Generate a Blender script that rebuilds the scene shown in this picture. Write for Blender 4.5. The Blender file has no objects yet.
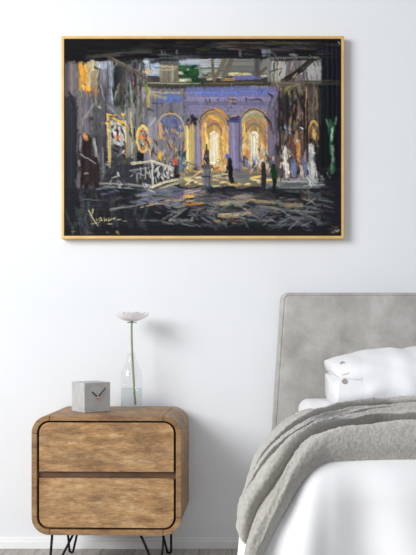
import bpy, bmesh, math, random
import numpy as np
from mathutils import Vector, noise

random.seed(4)
scene = bpy.context.scene
COL = scene.collection
PI = math.pi

# ---------------------------------------------------------------- helpers
def lin(c):
    return tuple((v / 12.92 if v <= .04045 else ((v + .055) / 1.055) ** 2.4) for v in (x / 255. for x in c[:3]))

def obj(name, me, mat=None, parent=None, smooth=False):
    if isinstance(me, bmesh.types.BMesh):
        b = me
        bmesh.ops.recalc_face_normals(b, faces=b.faces)
        me = bpy.data.meshes.new(name)
        b.to_mesh(me); b.free()
    o = bpy.data.objects.new(name, me)
    COL.objects.link(o)
    if mat: me.materials.append(mat)
    if parent: o.parent = parent
    if smooth:
        for p in me.polygons: p.use_smooth = True
    return o

def thing(name, label, cat, loc=(0, 0, 0), rotz=0, group=None):
    o = bpy.data.objects.new(name, None)
    o.empty_display_size = .05
    COL.objects.link(o)
    o.location = loc; o.rotation_euler = (0, 0, rotz)
    return tag(o, label, cat, group)

def tag(o, label, cat, group=None):
    o['label'] = label; o['category'] = cat
    if group: o['group'] = group
    return o

def struct(o, label):
    o['kind'] = 'structure'; o['label'] = label
    return o

def add_box(b, x0, x1, y0, y1, z0, z1, bevel=0, seg=2):
    t = bmesh.new()
    bmesh.ops.create_cube(t, size=1)
    for v in t.verts:
        v.co = ((x0 + x1) / 2 + v.co.x * (x1 - x0), (y0 + y1) / 2 + v.co.y * (y1 - y0), (z0 + z1) / 2 + v.co.z * (z1 - z0))
    if bevel:
        bmesh.ops.bevel(t, geom=t.edges[:], offset=bevel, segments=seg, profile=.5, affect='EDGES')
    merge(b, t)

def merge(b, t):
    me = bpy.data.meshes.new('tmp')
    t.to_mesh(me); t.free(); b.from_mesh(me); bpy.data.meshes.remove(me)

def box(name, x0, x1, y0, y1, z0, z1, mat, parent=None, bevel=0, seg=2):
    b = bmesh.new(); add_box(b, x0, x1, y0, y1, z0, z1, bevel, seg)
    return obj(name, b, mat, parent)

def grid_mesh(name, P, wrap_u=False, wrap_v=False):
    nu, nv = P.shape[:2]
    me = bpy.data.meshes.new(name)
    i = np.arange(nu * nv).reshape(nu, nv)
    a = i if wrap_u else i[:-1]
    a2 = np.roll(i, -1, 0) if wrap_u else i[1:]
    if not wrap_v:
        q = np.stack([a[:, :-1], a2[:, :-1], a2[:, 1:], a[:, 1:]], -1).reshape(-1, 4)
    else:
        q = np.stack([a, a2, np.roll(a2, -1, 1), np.roll(a, -1, 1)], -1).reshape(-1, 4)
    me.vertices.add(nu * nv); me.vertices.foreach_set('co', P.reshape(-1).astype(np.float32))
    me.loops.add(q.size); me.loops.foreach_set('vertex_index', q.reshape(-1).astype(np.int32))
    me.polygons.add(len(q))
    me.polygons.foreach_set('loop_start', np.arange(0, q.size, 4, dtype=np.int32))
    me.polygons.foreach_set('loop_total', np.full(len(q), 4, dtype=np.int32))
    me.update(calc_edges=True); me.validate()
    return me

def tube(b, pts, r, n=10, cap=True):
    pts = [Vector(p) for p in pts]
    rs = r if isinstance(r, (list, tuple)) else [r] * len(pts)
    rings = []
    prev = None
    for i, p in enumerate(pts):
        d = (pts[min(i + 1, len(pts) - 1)] - pts[max(i - 1, 0)]).normalized()
        u = (prev - d * prev.dot(d)) if prev is not None else d.orthogonal()
        u.normalize(); prev = u
        w = d.cross(u)
        rings.append([b.verts.new(p + (u * math.cos(2 * PI * k / n) + w * math.sin(2 * PI * k / n)) * rs[i]) for k in range(n)])
    for A, B in zip(rings[:-1], rings[1:]):
        for k in range(n): b.faces.new((A[k], A[(k + 1) % n], B[(k + 1) % n], B[k]))
    if cap:
        b.faces.new(rings[0][::-1]); b.faces.new(rings[-1])

def lathe(b, prof, n=48, c=(0, 0, 0)):
    rings = []
    for r, z in prof:
        if r < 1e-6: rings.append([b.verts.new((c[0], c[1], c[2] + z))])
        else: rings.append([b.verts.new((c[0] + r * math.cos(2 * PI * k / n), c[1] + r * math.sin(2 * PI * k / n), c[2] + z)) for k in range(n)])
    for A, B in zip(rings[:-1], rings[1:]):
        for k in range(n):
            a, a2 = A[k % len(A)], A[(k + 1) % len(A)]; c1, c2 = B[k % len(B)], B[(k + 1) % len(B)]
            f = [a, a2, c2, c1]
            f = [v for j, v in enumerate(f) if v not in f[:j]]
            if len(f) > 2: b.faces.new(f)

def rrect(x0, x1, z0, z1, r, n=14):
    P = []
    for cx, cz, a0 in ((x1 - r, z1 - r, 0), (x0 + r, z1 - r, 90), (x0 + r, z0 + r, 180), (x1 - r, z0 + r, 270)):
        for i in range(n + 1):
            a = math.radians(a0 + 90 * i / n)
            P.append((cx + r * math.cos(a), cz + r * math.sin(a)))
    return P

def prism(b, poly, y0, y1):
    t = bmesh.new()
    A = [t.verts.new((x, y0, z)) for x, z in poly]; B = [t.verts.new((x, y1, z)) for x, z in poly]
    t.faces.new(A); t.faces.new(B[::-1])
    n = len(A)
    for i in range(n): t.faces.new((A[i], B[i], B[(i + 1) % n], A[(i + 1) % n]))
    merge(b, t)

# ---------------------------------------------------------------- materials
def mat(name, col, rough=.6, **kw):
    m = bpy.data.materials.new(name); m.use_nodes = True
    p = m.node_tree.nodes['Principled BSDF']
    p.inputs['Base Color'].default_value = (*lin(col), 1)
    p.inputs['Roughness'].default_value = rough
    for k, v in kw.items(): p.inputs[k.replace('_', ' ')].default_value = v
    return m

def N(m, kind, **kw):
    n = m.node_tree.nodes.new(kind)
    for k, v in kw.items():
        if k in n.inputs: n.inputs[k].default_value = v
        else: setattr(n, k, v)
    return n

def noise_color(m, stops, scale, vec_scale=(1, 1, 1), detail=6, rough=.6, dist=0, coords='Object'):
    nt = m.node_tree; L = nt.links.new
    tc = N(m, 'ShaderNodeTexCoord'); mp = N(m, 'ShaderNodeMapping'); mp.inputs['Scale'].default_value = vec_scale
    L(tc.outputs[coords], mp.inputs['Vector'])
    nz = N(m, 'ShaderNodeTexNoise', Scale=scale, Detail=detail, Roughness=rough, Distortion=dist)
    L(mp.outputs[0], nz.inputs['Vector'])
    cr = N(m, 'ShaderNodeValToRGB')
    e = cr.color_ramp.elements
    while len(e) < len(stops): e.new(.5)
    for el, (pos, c) in zip(e, stops): el.position = pos; el.color = (*lin(c), 1)
    L(nz.outputs['Fac'], cr.inputs[0])
    return cr.outputs[0], nz.outputs['Fac'], mp.outputs[0]

def bump(m, fac, strength=.2, dist=.002):
    bp = N(m, 'ShaderNodeBump', Strength=strength, Distance=dist)
    m.node_tree.links.new(fac, bp.inputs['Height'])
    m.node_tree.links.new(bp.outputs[0], m.node_tree.nodes['Principled BSDF'].inputs['Normal'])

def mixc(m, a, b, fac, mode='MIX'):
    x = m.node_tree.nodes.new('ShaderNodeMixRGB'); x.blend_type = mode
    L = m.node_tree.links.new
    for s, i in ((a, 1), (b, 2)):
        if hasattr(s, 'links'): L(s, x.inputs[i])
        else: x.inputs[i].default_value = (*lin(s), 1)
    if hasattr(fac, 'links'): L(fac, x.inputs[0])
    else: x.inputs[0].default_value = fac
    return x.outputs[0]

def base(m, sock):
    m.node_tree.links.new(sock, m.node_tree.nodes['Principled BSDF'].inputs['Base Color'])

WALL_C = (236, 237, 239)
m_wall = mat('wall_paint', WALL_C, .85)
c, f, v = noise_color(m_wall, ((.3, (230, 233, 236)), (.7, (234, 236, 240))), 1.6); base(m_wall, c)
_, f, _ = noise_color(m_wall, ((0, (0, 0, 0)), (1, (255, 255, 255))), 260, detail=3); bump(m_wall, f, .05, .001)
m_trim = mat('trim_paint', (240, 241, 242), .5)
_, f, _ = noise_color(m_trim, ((0, (0, 0, 0)), (1, (255, 255, 255))), 120); bump(m_trim, f, .03, .001)

def wood(name, dark, mid, light, pale, axis=(1, 1, 1), seed=0):
    m = mat(name, mid, .55)
    tc = N(m, 'ShaderNodeTexCoord'); L = m.node_tree.links.new
    def nz(scale, vs, detail, rough, dist=0):
        mp = N(m, 'ShaderNodeMapping'); mp.inputs['Scale'].default_value = vs; mp.inputs['Location'].default_value = (seed * 1.7, seed, seed * .6)
        L(tc.outputs['Object'], mp.inputs[0])
        n = N(m, 'ShaderNodeTexNoise', Scale=scale, Detail=detail, Roughness=rough, Distortion=dist); L(mp.outputs[0], n.inputs['Vector'])
        return n.outputs['Fac']
    def ramp(f, stops):
        cr = N(m, 'ShaderNodeValToRGB'); e = cr.color_ramp.elements
        while len(e) < len(stops): e.new(.5)
        for el, (p, c) in zip(e, stops): el.position = p; el.color = (*lin(c), 1)
        L(f, cr.inputs[0]); return cr.outputs[0]
    a = nz(4.6, (1.8, 1.8, 5.5), 10, .8, .1)
    grain = nz(14, (1.8, 1.8, 24), 8, .8, 0)
    blot = nz(6, (1.2, 1.2, 4.5), 9, .75, .1)
    fine = nz(30, (.7, .7, 16), 3, .6)
    c1 = ramp(a, ((.36, dark), (.46, mid), (.55, light), (.64, pale)))
    c2 = ramp(grain, ((.3, dark), (.5, mid), (.7, pale)))
    c = mixc(m, c1, c2, .46)
    gold = nz(2.6, (1.2, 1.2, 3.4), 8, .75)
    c = mixc(m, c, ramp(gold, ((.42, (255, 255, 255)), (.58, (255, 232, 196)))), .5, 'MULTIPLY')
    g = ramp(blot, ((.40, (120, 108, 98)), (.54, (255, 255, 255))))
    c = mixc(m, c, g, .42, 'MULTIPLY')
    h = ramp(fine, ((.25, (110, 96, 84)), (.42, (255, 255, 255))))
    c = mixc(m, c, h, .45, 'MULTIPLY')
    base(m, c); bump(m, grain, .18, .002)
    return m
m_wood = wood('weathered_mango_wood', (104, 80, 57), (162, 126, 86), (200, 161, 110), (228, 208, 174))
m_woodb = wood('weathered_mango_wood_edge', (108, 83, 59), (146, 114, 79), (174, 138, 97), (198, 172, 134), seed=3)
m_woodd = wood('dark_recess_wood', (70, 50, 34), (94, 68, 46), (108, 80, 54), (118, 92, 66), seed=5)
m_gapdark = mat('shadow_gap_black', (16, 14, 13), .9)
m_black = mat('black_steel', (22, 22, 23), .42, Metallic=.6)
_, f, _ = noise_color(m_black, ((0, (0, 0, 0)), (1, (255, 255, 255))), 300); bump(m_black, f, .05, .0005)
# ---------------------------------------------------------------- the painted canvas
# strokes are laid in a plain 2-D buffer that becomes the pigment colours of the canvas mesh
PX0, PY0, PX1, PY1 = 64.5, 39.5, 340.5, 235.0
PSC = 2.0
PI2 = 2 * math.pi
def paint():
    rng = np.random.default_rng(7)
    W = int((PX1 - PX0) * PSC) + 1
    H = int((PY1 - PY0) * PSC) + 1
    buf = np.zeros((H, W, 3)); buf[:] = (30, 30, 33)
    hgt = np.zeros((H, W))
    def seg(a, b, w, col, alpha, bris):
        nonlocal buf, hgt
        ax, ay = (a[0] - PX0) * PSC, (a[1] - PY0) * PSC
        bx, by = (b[0] - PX0) * PSC, (b[1] - PY0) * PSC
        r = max(w * PSC / 2, .55)
        x0 = int(max(0, min(ax, bx) - r - 1)); x1 = int(min(W, max(ax, bx) + r + 2))
        y0 = int(max(0, min(ay, by) - r - 1)); y1 = int(min(H, max(ay, by) + r + 2))
        if x1 <= x0 or y1 <= y0: return
        yy, xx = np.mgrid[y0:y1, x0:x1]
        dx, dy = bx - ax, by - ay
        L = math.hypot(dx, dy) + 1e-6
        t = np.clip(((xx - ax) * dx + (yy - ay) * dy) / (L * L), 0, 1)
        d = np.hypot(xx - ax - t * dx, yy - ay - t * dy)
        off = ((xx - ax) * -dy + (yy - ay) * dx) / L
        n = max(3, int(2 * r) + 3)
        br = rng.normal(0, 1, n)
        idx = np.clip((off + r) / (2 * r) * (n - 1), 0, n - 1)
        i0 = idx.astype(int); i1 = np.minimum(i0 + 1, n - 1); f = idx - i0
        bv = br[i0] * (1 - f) + br[i1] * f
        edge = np.clip(r - d + .5 + bv * .25, 0, 1)
        edge = edge * (1 - .45 * np.clip(np.abs(t - .42) * 2 - .5, 0, 1) * (bris > 0))
        A = (edge * alpha * np.clip(1 - .25 * np.abs(bv) * (bris > 0), 0, 1))[..., None]
        c = np.array(col, float)[None, None] * (1 + bris * bv[..., None])
        buf[y0:y1, x0:x1] = buf[y0:y1, x0:x1] * (1 - A) + c * A
        hgt[y0:y1, x0:x1] = np.maximum(hgt[y0:y1, x0:x1] * .9, A[..., 0] * (.6 + .4 * bv))
    def st(pts, w, col, a=1., b=.14):
        for p, q in zip(pts[:-1], pts[1:]): seg(p, q, w, col, a, b)
    def rect(x0, y0, x1, y1, col, w=4, vert=True, a=.95, j=10, b=.1):
        # a block filled with parallel brush pulls
        n = max(1, int(((x1 - x0) if vert else (y1 - y0)) / (w * .6)))
        for i in range(n + 1):
            cc = np.array(col) + rng.normal(0, j, 1) + rng.normal(0, j * .3, 3)
            if vert:
                x = x0 + (x1 - x0) * i / n
                seg((x, y0 + rng.uniform(-1, 1.5)), (x + rng.uniform(-.6, .6), y1 + rng.uniform(-1.5, 1)), w, cc, a, b)
            else:
                y = y0 + (y1 - y0) * i / n
                seg((x0 + rng.uniform(-1, 1.5), y), (x1 + rng.uniform(-1.5, 1), y + rng.uniform(-.6, .6)), w, cc, a, b)
    def dabs(x0, y0, x1, y1, n, pal, l=(2, 5), w=(1, 2.2), ang=90, aj=25, a=.9):
        for _ in range(n):
            c = np.array(pal[rng.integers(len(pal))]) + rng.normal(0, 7, 3)
            x, y = rng.uniform(x0, x1), rng.uniform(y0, y1)
            t = math.radians(ang + rng.normal(0, aj)); L = rng.uniform(*l) / 2
            seg((x - L * math.cos(t), y - L * math.sin(t)), (x + L * math.cos(t), y + L * math.sin(t)), rng.uniform(*w), c, a, .12)
    def arc(cx, cy, rx, ry, a0, a1, w, col, a=1., n=14):
        P = [(cx + rx * math.cos(math.radians(a0 + (a1 - a0) * i / n)), cy - ry * math.sin(math.radians(a0 + (a1 - a0) * i / n))) for i in range(n + 1)]
        st(P, w, col, a)
    def broken(n, x0, y0, x1, y1, jit=1.6, var=.16, flat=None):
        # broken colour: short dabs picked up from the paint around them
        for _ in range(n):
            x, y = rng.uniform(x0, x1), rng.uniform(y0, y1)
            qx, qy = x + rng.normal(0, jit), y + rng.normal(0, jit)
            i, j = int(np.clip((qy - PY0) * PSC, 0, H - 1)), int(np.clip((qx - PX0) * PSC, 0, W - 1))
            c = buf[i, j] * (1 + rng.normal(-.02, var)) + rng.normal(0, 3, 3)
            low = y > 186 if flat is None else flat
            t = math.radians(rng.normal(4, 14) if low else rng.normal(89, 16)); L = rng.uniform(1.5, 6) * (1.5 if low else 1) / 2
            seg((x - L * math.cos(t), y - L * math.sin(t)), (x + L * math.cos(t), y + L * math.sin(t)), rng.uniform(.7, 1.6), c, .7, .12)
    # ground tones
    rect(64, 40, 341, 62, (27, 27, 30), 4, False, 1, 4)
    rect(64, 62, 150, 150, (92, 92, 96), 4, True, 1, 14)
    rect(145, 84, 282, 190, (120, 116, 132), 4, True, 1, 9)
    rect(276, 62, 320, 178, (62, 55, 52), 3, True, 1, 16)
    rect(316, 40, 341, 235, (21, 23, 29), 4, True, 1, 5)
    rect(64, 168, 341, 236, (34, 35, 40), 4, False, 1, 6)
    broken(1200, 65, 60, 340, 186)
    # ceiling beams
    dabs(64, 41, 341, 56, 90, [(40, 40, 42), (20, 20, 23), (55, 50, 48), (33, 33, 38)], (10, 30), (1, 2.5), 0, 3)
    dabs(205, 42, 315, 50, 45, [(105, 88, 78), (80, 70, 66), (60, 52, 50)], (8, 22), (1, 1.8), 0, 3, .7)
    rect(145, 60, 272, 84, (70, 70, 70), 4, False, 1, 10)
    rect(66, 41, 130, 62, (22, 22, 25), 4, False, 1, 3)
    st([(87, 57), (105, 55), (130, 53), (150, 51)], 4, (72, 69, 64))
    st([(90, 60.5), (140, 57.5)], 2, (30, 30, 31))
    # left bay
    rect(65, 63, 70, 100, (92, 86, 92), 3, True, 1, 8)
    rect(70, 63, 80, 110, (122, 110, 112), 3, True, 1, 9)
    rect(80, 63, 90, 96, (196, 160, 96), 3, True, 1, 12)
    rect(89, 62, 98, 84, (196, 182, 142), 3, True, 1, 10)
    rect(98, 62, 111, 84, (166, 173, 188), 3, True, 1, 9)
    rect(92, 72, 98, 104, (150, 128, 100), 3, True, .8, 12)
    st([(80, 65), (83, 78), (88, 92)], 3.2, (232, 158, 52)); st([(86, 68), (84, 85), (86, 96)], 2.6, (226, 150, 50))
    st([(89, 86), (90, 99)], 2.4, (236, 168, 48)); st([(82, 85), (91, 90)], 2.2, (240, 172, 60))
    st([(93, 90), (96, 90)], 1.8, (220, 120, 60))
    rect(74, 92, 92, 140, (106, 102, 106), 4, True, .95, 9)
    st([(97, 98), (90, 110), (82, 120)], 2.4, (142, 140, 142)); st([(92, 107), (80, 128)], 2, (128, 124, 128), .8)
    rect(98, 80, 107, 150, (86, 86, 90), 3, True, .95, 12)
    rect(100, 70, 106, 86, (110, 112, 118), 3, True, .9, 8)
    st([(94, 67), (98.5, 69)], 2.2, (25, 25, 25)); st([(98.5, 69), (99, 88)], 1.1, (45, 45, 50))
    st([(84, 84), (87, 84)], 1.2, (50, 40, 35)); st([(91.5, 118), (92, 120)], 2.4, (25, 25, 28))
    rect(108, 64, 115, 112, (124, 130, 146), 3, True, .95, 10)
    st([(111, 72), (112, 110)], 2.2, (150, 155, 168))
    rect(115, 62, 124, 104, (50, 50, 52), 3, True, 1, 10)
    rect(123, 70, 148, 130, (88, 87, 88), 3, True, 1, 17)
    dabs(112, 66, 150, 104, 60, [(40, 42, 42), (60, 62, 58), (130, 130, 128), (78, 76, 66), (28, 28, 30)], (5, 16), (1, 2.4), 88, 12)
    dabs(124, 86, 148, 128, 34, [(150, 150, 150), (125, 126, 132), (90, 88, 82), (150, 142, 120)], (8, 26), (1, 2), 90, 4)
    st([(109, 57.5), (130, 68), (151, 82)], 4, (92, 84, 72)); st([(112, 57.5), (148, 77)], 1.2, (125, 112, 92))
    st([(98, 106.5), (100, 107.5)], 2.2, (165, 162, 156)); st([(100, 84), (104, 100)], 1.2, (140, 138, 136))
    st([(107.5, 66), (107.5, 110)], 1.4, (62, 60, 58))
    rect(64, 98, 74, 236, (47, 48, 53), 4, True, 1, 4)
    st([(69, 92), (76, 112), (75, 150)], 3, (40, 38, 42))
    # sky seen between the beams
    rect(145, 60, 161, 74, (168, 175, 192), 3, False, 1, 7); dabs(146, 61, 160, 73, 14, [(190, 194, 200), (150, 160, 182), (185, 180, 165)], (3, 8), (1, 2), 10, 30)
    st([(146, 70), (149, 73)], 2.6, (228, 170, 70))
    rect(177, 60, 205, 74, (174, 178, 188), 3, False, 1, 6)
    rect(177, 66, 201, 82, (32, 72, 42), 3, False, 1, 8); dabs(178, 66, 203, 82, 22, [(26, 62, 36), (48, 92, 58), (22, 48, 32)], (3, 7), (1.5, 3), 20, 40)
    st([(178, 72), (182, 73)], 3, (205, 205, 195)); st([(178, 80), (190, 79.5)], 3.2, (226, 216, 190)); st([(187, 69), (188, 69)], 2, (190, 190, 170))
    rect(161, 64, 177, 84, (128, 120, 104), 3, True, 1, 14); st([(161, 66), (177, 66.5)], 1.6, (196, 176, 150)); st([(161, 69.5), (175, 69)], 1.4, (170, 156, 130))
    rect(160, 55, 178, 63, (72, 72, 76), 3, False, 1, 6)
    for x, y0, y1 in ((161.5, 50, 60), (165, 52, 60), (170, 56, 65), (173.5, 56, 64), (177, 50, 62)): st([(x, y0), (x, y1)], 2, (98, 98, 103))
    st([(178, 56), (200, 56.5)], 3, (74, 76, 82)); st([(150, 62), (160, 61)], 3, (48, 48, 50))
    rect(200, 60, 224, 67, (176, 178, 180), 3, False, 1, 6); st([(200, 68.5), (224, 68)], 2, (58, 84, 60))
    rect(200, 70, 222, 76, (150, 156, 150), 3, False, 1, 12); dabs(200, 70, 222, 78, 14, [(60, 84, 64), (200, 200, 180), (120, 110, 90)], (3, 7), (1, 2), 5, 20)
    rect(222, 58, 258, 68, (120, 118, 116), 3, False, 1, 9); rect(222, 66, 262, 74, (112, 112, 108), 3, False, 1, 9)
    st([(229, 74), (240, 73.5)], 3.2, (226, 216, 164)); st([(243, 73.5), (250, 74)], 3.2, (224, 212, 160)); st([(208, 79), (216, 78)], 2, (210, 202, 150))
    st([(234, 78), (262, 77)], 4, (112, 112, 166)); st([(222, 79), (234, 79)], 2.4, (192, 142, 72))
    rect(255, 56, 259, 76, (76, 74, 76), 3, True, 1, 6); rect(262, 60, 272, 72, (130, 128, 124), 3, False, 1, 8)
    st([(275, 60), (266, 68), (257, 75)], 3, (92, 80, 66)); st([(262, 76), (272, 75)], 2.6, (190, 184, 160))
    for P in (((212, 60), (213, 72), (214, 82)), ((225, 58), (219, 70), (214, 80)), ((233, 57), (228, 68), (222, 80))): st(P, 3.6, (96, 86, 72)); st(P, 1.2, (122, 110, 92), .8)
    rect(200, 52, 276, 57, (30, 32, 36), 3, False, 1, 4)
    st([(240, 51), (240, 56)], 2.4, (112, 116, 124)); st([(244, 54), (256, 54)], 2, (60, 62, 68)); rect(262, 50, 270, 56, (112, 118, 128), 2.5, True, 1, 8); st([(272, 52), (276, 55)], 2, (90, 94, 104))
    st([(200, 57.5), (290, 57.5)], 1.8, (38, 37, 36))
    # right roof bay
    rect(268, 60, 320, 82, (122, 116, 114), 3, True, 1, 18)
    rect(272, 62, 283, 82, (168, 163, 158), 3, True, 1, 8); rect(288, 61, 300, 80, (112, 106, 106), 3, True, 1, 12); rect(304, 62, 319, 83, (160, 158, 158), 3, True, 1, 9)
    dabs(272, 60, 318, 82, 26, [(90, 86, 84), (185, 180, 174), (60, 56, 54)], (4, 12), (1, 1.8), 90, 10)
    st([(270, 72), (281, 68)], 1.4, (60, 58, 55)); st([(279, 75), (281, 70)], 1.4, (50, 48, 46))
    st([(316, 56), (300, 70), (283, 81)], 5, (30, 28, 28)); st([(312, 57), (292, 73)], 1.3, (62, 56, 52)); st([(293, 77), (297, 73)], 1.4, (190, 170, 140))
    st([(268, 57), (318, 57)], 2.6, (102, 101, 98)); st([(290, 54), (297, 55)], 2.4, (140, 146, 150)); st([(270, 60), (316, 60)], 1.4, (36, 34, 34))
    st([(314, 57), (319, 57)], 1.4, (120, 118, 112))
    for x in (322, 327, 332, 336): st([(x, 44), (x + .5, 120)], 1.3, (44, 48, 60), .7)
    st([(338, 42), (340, 44)], 1.6, (150, 146, 146))
    # the long beam
    st([(140, 84), (200, 85), (262, 84), (341, 82)], 5, (72, 67, 58)); st([(148, 83), (200, 83)], 1.6, (150, 144, 122)); st([(150, 87.5), (276, 87)], 2, (38, 36, 36))
    st([(205, 83), (262, 82)], 2, (104, 94, 78)); st([(250, 87), (268, 86.5)], 2, (176, 172, 150)); st([(225, 87), (227, 91)], 2, (150, 140, 110))
    rect(272, 83, 304, 95, (106, 100, 82), 3, False, .9, 10); dabs(274, 84, 302, 96, 18, [(140, 130, 96), (80, 74, 66), (170, 150, 90)], (2, 6), (1, 2.2), 40, 40)
    # facade left part
    rect(147, 90, 186, 172, (120, 118, 126), 3.5, True, 1, 9)
    st([(148, 88), (147.5, 108)], 3, (188, 168, 82)); st([(146.5, 85), (147, 92)], 3, (98, 140, 62)); st([(150, 92), (180, 93)], 1.6, (190, 176, 140))
    rect(158, 95, 185, 100, (104, 120, 178), 3, False, .95, 6); st([(152, 94), (166, 98)], 2, (180, 170, 120))
    st([(151, 103), (164, 103)], 1.4, (70, 72, 82)); st([(147, 108), (153, 110)], 2.2, (70, 68, 74)); st([(171, 103), (171, 112)], 2.4, (84, 82, 98)); st([(168, 112), (173, 112)], 1.5, (70, 62, 60))
    rect(184, 88, 188, 113, (84, 76, 80), 2, True, .9, 6); st([(181, 94), (184, 94)], 3.4, (150, 122, 60))
    st([(191, 100), (198, 99), (196, 104), (191, 104)], 1.3, (70, 64, 78))
    rect(188, 92, 202, 150, (114, 110, 134), 3.5, True, .95, 8)
    st([(190, 100), (198, 99), (195, 104)], 1.3, (76, 70, 84))
    # blue entablature
    rect(186, 88, 279, 97, (112, 120, 172), 3, False, .95, 8); rect(186, 96, 278, 114, (128, 122, 150), 3.5, False, .95, 7)
    st([(200, 94), (240, 93)], 2.6, (98, 118, 188)); st([(236, 92), (268, 92)], 2, (104, 118, 182)); st([(200, 98), (262, 97)], 1.6, (140, 136, 180), .7)
    for P in (((209, 99), (210, 102)), ((217, 99), (218, 100)), ((228, 99), (236, 99.5)), ((231, 103), (236, 104)), ((231, 107), (232, 108)), ((246, 98), (246.5, 101)), ((247, 99.5), (261, 99)), ((258, 98), (262, 101))): st(P, 1.7, (72, 62, 84))
    st([(230, 101), (234, 101.5)], 1.8, (196, 146, 96)); st([(229, 98.5), (237, 98)], 1, (180, 150, 120))
    broken(900, 150, 86, 278, 172, 1.6, .10)
    # large arches
    for cx, cols in ((213.5, ((170, 132, 88), (206, 156, 84))), (254, ((154, 138, 108), (188, 154, 98)))):
        for r in np.linspace(15, 0, 8):
            arc(cx, 127, r, 17 * r / 15 + 1, 0, 180, 3.4, np.array(cols[0]) + rng.normal(0, 10, 3))
        rect(cx - 14, 126, cx + 14, 172, cols[1], 3.2, True, 1, 16)
        arc(cx, 127, 14.8, 18, 5, 175, 1.5, (78, 70, 98)); arc(cx, 127, 12.4, 15, 10, 170, 2.2, (150, 128, 96) if cx < 230 else (176, 162, 134))
        arc(cx, 130, 10, 12, 20, 160, 2.2, (184, 138, 84)); arc(cx, 133, 7.5, 9, 0, 180, 2.8, (136, 116, 90)); st([(cx - 7.5, 133), (cx - 7.8, 160)], 2.4, (160, 140, 112)); st([(cx + 7.5, 133), (cx + 7.8, 160)], 2.4, (176, 146, 100))
        rect(cx - 3.2, 135, cx + 3.4, 166, (232, 222, 192), 2.4, True, 1, 8); arc(cx, 136, 3, 4, 0, 180, 2.4, (230, 222, 198))
    st([(215, 108.5), (222, 112), (228, 119)], 1.8, (218, 152, 78)); st([(210, 116), (219, 121)], 3, (240, 176, 84)); st([(205, 124), (206, 160)], 2.6, (236, 196, 118))
    st([(244, 117), (253, 112)], 2, (196, 186, 160)); st([(243.5, 124), (244, 150)], 2.8, (240, 186, 92)); st([(266, 121), (267, 125)], 2.2, (222, 130, 80)); st([(224, 126), (225, 158)], 2.2, (196, 150, 92))
    st([(213, 150), (213, 168)], 3, (248, 240, 214)); st([(249, 146), (249, 166)], 2.4, (196, 180, 150)); dabs(201, 142, 228, 170, 26, [(250, 232, 180), (206, 176, 120), (170, 150, 120), (236, 190, 100)], (4, 10), (1, 2), 90, 6)
    dabs(241, 142, 268, 168, 24, [(240, 224, 180), (206, 176, 130), (160, 144, 124), (226, 180, 100)], (4, 10), (1, 2), 90, 6)
    # piers
    rect(230.5, 118, 240, 178, (126, 120, 150), 3, True, 1, 8); st([(239, 122), (239, 176)], 1.6, (90, 80, 110)); rect(230, 116.5, 239, 121, (54, 62, 108), 2.4, False, 1, 6); st([(231, 116.5), (237, 115.5)], 1.4, (212, 160, 90)); st([(233, 124), (234, 172)], 1.6, (160, 150, 190))
    rect(194, 124, 200, 168, (134, 128, 148), 2.6, True, 1, 8); st([(193, 124), (193, 166)], 1.6, (206, 176, 110)); st([(200.5, 122), (200.5, 160)], 1.2, (96, 84, 110))
    rect(268, 104, 278, 168, (112, 100, 118), 3, True, 1, 9); dabs(267, 90, 281, 165, 40, [(70, 62, 70), (124, 116, 138), (88, 80, 98), (110, 92, 96)], (4, 14), (1, 2), 90, 8); st([(266, 117), (270, 122)], 2.2, (52, 46, 52))
    st([(268, 93), (273, 97)], 2, (60, 54, 66))
    broken(160, 200, 128, 228, 172, 1.5, .12); broken(160, 240, 128, 268, 172, 1.5, .12)
    # lamp
    dabs(186, 117, 197, 124, 14, [(25, 24, 26), (40, 36, 38), (30, 28, 30)], (2, 5), (1.6, 2.6), 0, 40); st([(188, 122), (191, 125)], 2, (206, 130, 60)); st([(192, 115), (193, 117)], 1.8, (60, 44, 60))
    # smaller arch to the left
    rect(160, 117, 182, 134, (92, 102, 142), 3, True, .95, 9); arc(170, 130, 14, 17, 12, 172, 1.7, (184, 158, 116)); arc(170, 131, 11.6, 14, 20, 170, 1.4, (120, 108, 120)); st([(182, 122), (185, 134)], 2, (170, 160, 160))
    dabs(157, 122, 187, 164, 95, [(176, 146, 92), (48, 46, 50), (136, 130, 124), (200, 168, 110), (98, 104, 134), (166, 160, 154), (90, 78, 66), (70, 66, 70), (206, 146, 84)], (2, 6), (1, 2.2), 86, 22)
    st([(160, 124), (161, 138)], 2.6, (222, 160, 100)); st([(157, 128), (156, 160)], 2.2, (150, 140, 126))
    rect(186, 126, 193, 172, (202, 178, 112), 2.6, True, 1, 10); st([(187.5, 128), (187.5, 172)], 1.4, (238, 214, 150)); st([(190, 118), (189, 128)], 2.4, (120, 104, 110))
    st([(183, 153), (181, 166)], 5, (70, 94, 124)); dabs(178, 150, 186, 168, 10, [(60, 80, 110), (40, 48, 60), (110, 128, 150)], (3, 6), (1.4, 2.4), 90, 20)
    broken(500, 76, 62, 150, 150)
    # picture frames on the left wall
    rect(108, 116, 127, 164, (112, 112, 116), 3, True, .9, 14); st([(108, 104), (118, 110), (127, 120)], 5, (112, 112, 114)); st([(108, 106), (124, 120)], 1.4, (150, 150, 150))
    rect(112, 122, 125, 146, (188, 186, 184), 3, True, 1, 10); rect(112, 146, 125, 160, (66, 66, 70), 3, True, 1, 10); dabs(112, 126, 125, 156, 26, [(30, 30, 32), (230, 226, 220), (120, 118, 120), (50, 44, 40)], (2, 5), (1.4, 2.8), 70, 40)
    st([(116, 137), (118.5, 136)], 3, (224, 106, 40)); st([(115, 130), (118, 131)], 2.4, (40, 40, 44))
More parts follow.
